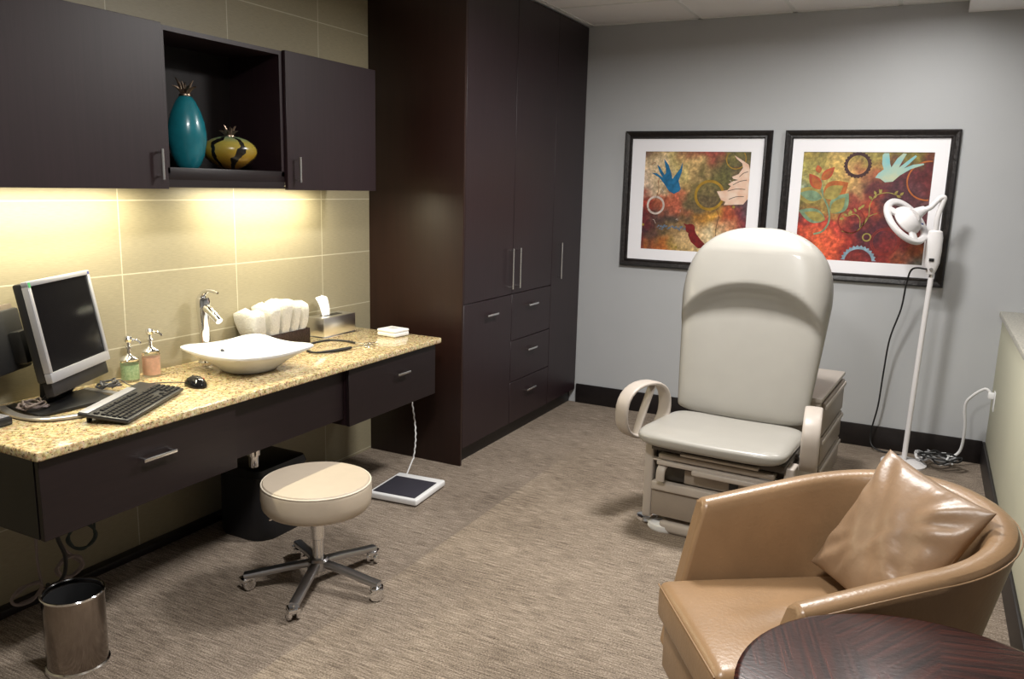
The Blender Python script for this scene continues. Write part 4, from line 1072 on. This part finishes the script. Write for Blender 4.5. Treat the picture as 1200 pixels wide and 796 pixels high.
# ring head
hc = Vector((-.135, -.05, 1.495))
ax = Vector((-.66, .42, -.60)).normalized()      # optical axis, looking down-left and out
q_ = ax.to_track_quat('Z', 'Y').to_matrix().to_4x4(); Mh = Matrix.Translation(hc) @ q_
bm = bmesh.new(); n = 48
tube(bm, [(.140*cos(2*pi*k/n), .140*sin(2*pi*k/n), .01) for k in range(n)], 0, seg=14, closed=True, smooth=1, flat=(.030, .040), up=(0, 0, 1))
for v in bm.verts: v.co = Mh @ v.co
rg = obj('ring', bm, lampw, t, ang=60)
bm = bmesh.new(); lathe(bm, [(0, .012), (.086, .010), (.094, .0), (.084, -.025), (.060, -.048), (.03, -.060), (0, -.062)], 32, M=Mh @ Matrix.Scale(1, 4))
hb = obj('head_housing', bm, lampw, t)
for a in (40, 160, 280): obj('spoke', TU([tuple(Mh @ Vector((.05*cos(R(a)), .05*sin(R(a)), -.005))), tuple(Mh @ Vector((.137*cos(R(a)), .137*sin(R(a)), .006)))], 0, seg=12, flat=(.022, .05), up=tuple(ax), smooth=0), lampw, t)
obj('head_bridge', TU([tuple(Mh @ Vector((0, 0, -.045))), (-.075, -.04, 1.545), (-.045, -.035, 1.565)], [.045, .032, .020], seg=14), lampw, t)
obj('blue_badge', BX(-.012, .012, -.006, .006, -.002, .002, .001, M=Mh @ Matrix.Rotation(R(200), 4, 'Z') @ Matrix.Translation((.10, 0, -.017))), mat('badge_blue', (.04, .12, .45), .4), t)
# cords around the lamp
o = obj('lamp_cord', TU([(2.975, 5.375, 1.215), (2.90, 5.40, 1.21), (2.875, 5.46, 1.12), (2.86, 5.52, .95), (2.815, 5.55, .75), (2.80, 5.58, .52), (2.79, 5.60, .30), (2.765, 5.61, .10), (2.80, 5.58, .02), (2.95, 5.56, .006)], .0055, seg=8), cordb)
tag(o, 'black power cord hanging from the lamp handle down the wall', 'cord'); base_origin(o, (2.8, 5.56, 0))
o = obj('wall_outlet', BX(3.409, 3.4145, 5.40, 5.475, .40, .515, .002), white_pl); tag(o, 'white outlet plate on the low khaki wall', 'outlet'); base_origin(o, (3.4145, 5.43, .46))
t = thing('white_power_cord', 'white power cord plugged into the low khaki wall and trailing to the lamp', 'cord', (3.39, 5.43, .49))
q = lambda *P: [(a-3.39, b_-5.43, c_-.49) for a, b_, c_ in P]
obj('cable', TU(q((3.392, 5.43, .50), (3.36, 5.44, .525), (3.30, 5.46, .47), (3.27, 5.48, .40), (3.285, 5.50, .25), (3.275, 5.52, .10), (3.20, 5.50, .035), (3.20, 5.55, .012), (3.16, 5.57, .009)), .0085, seg=8), cordw, t)
obj('plug', BX(-.014, .019, -.016, .016, -.018, .020, .006), white_pl, t)
for i, (m_, lb) in enumerate(((cordw, 'tangled white cable on the floor behind the armchair'), (mat('grey_plug_cord', (.30, .30, .31), .5), 'tangled grey cable on the floor at the lamp base'), (cordb, 'tangled black cable on the floor behind the armchair'))):
    rnd = random.Random(20+i); pts = []
    for k in range(16): a = k*.9+i; pts.append((3.13+.02*i+.10*cos(a)+.02*rnd.uniform(-1, 1), 5.47-.03*i+.06*sin(a)+.02*rnd.uniform(-1, 1), .02+.012*i+.05*abs(sin(k*1.7+i))))
    o = obj('floor_cable', TU(pts, .006, seg=6, smooth=4), m_); tag(o, lb, 'cable'); base_origin(o, (3.1, 5.47, 0))

# ---------------------------------------------------------------- repeats of one kind share a group phrase
GROUPS = {'wall_cabinet': 'wall cabinets above the desk', 'gourd_ornament': 'gourd ornaments in the display niche', 'soap_dispenser': 'soap dispensers on the worktop',
          'framed_print': 'framed prints on the grey wall', 'strip_lamp': 'strip lamps below the wall cabinets', 'ceiling_key_fill': 'recessed ceiling lights',
          'coiled_cable': 'cables hanging below the desk', 'floor_cable': 'cables on the floor behind the armchair', 'cable_bundle': 'cable bundles around the monitor'}
for o in list(C.objects):
    k = o.name.split('.')[0]
    if o.parent is None and k in GROUPS: o['group'] = GROUPS[k]
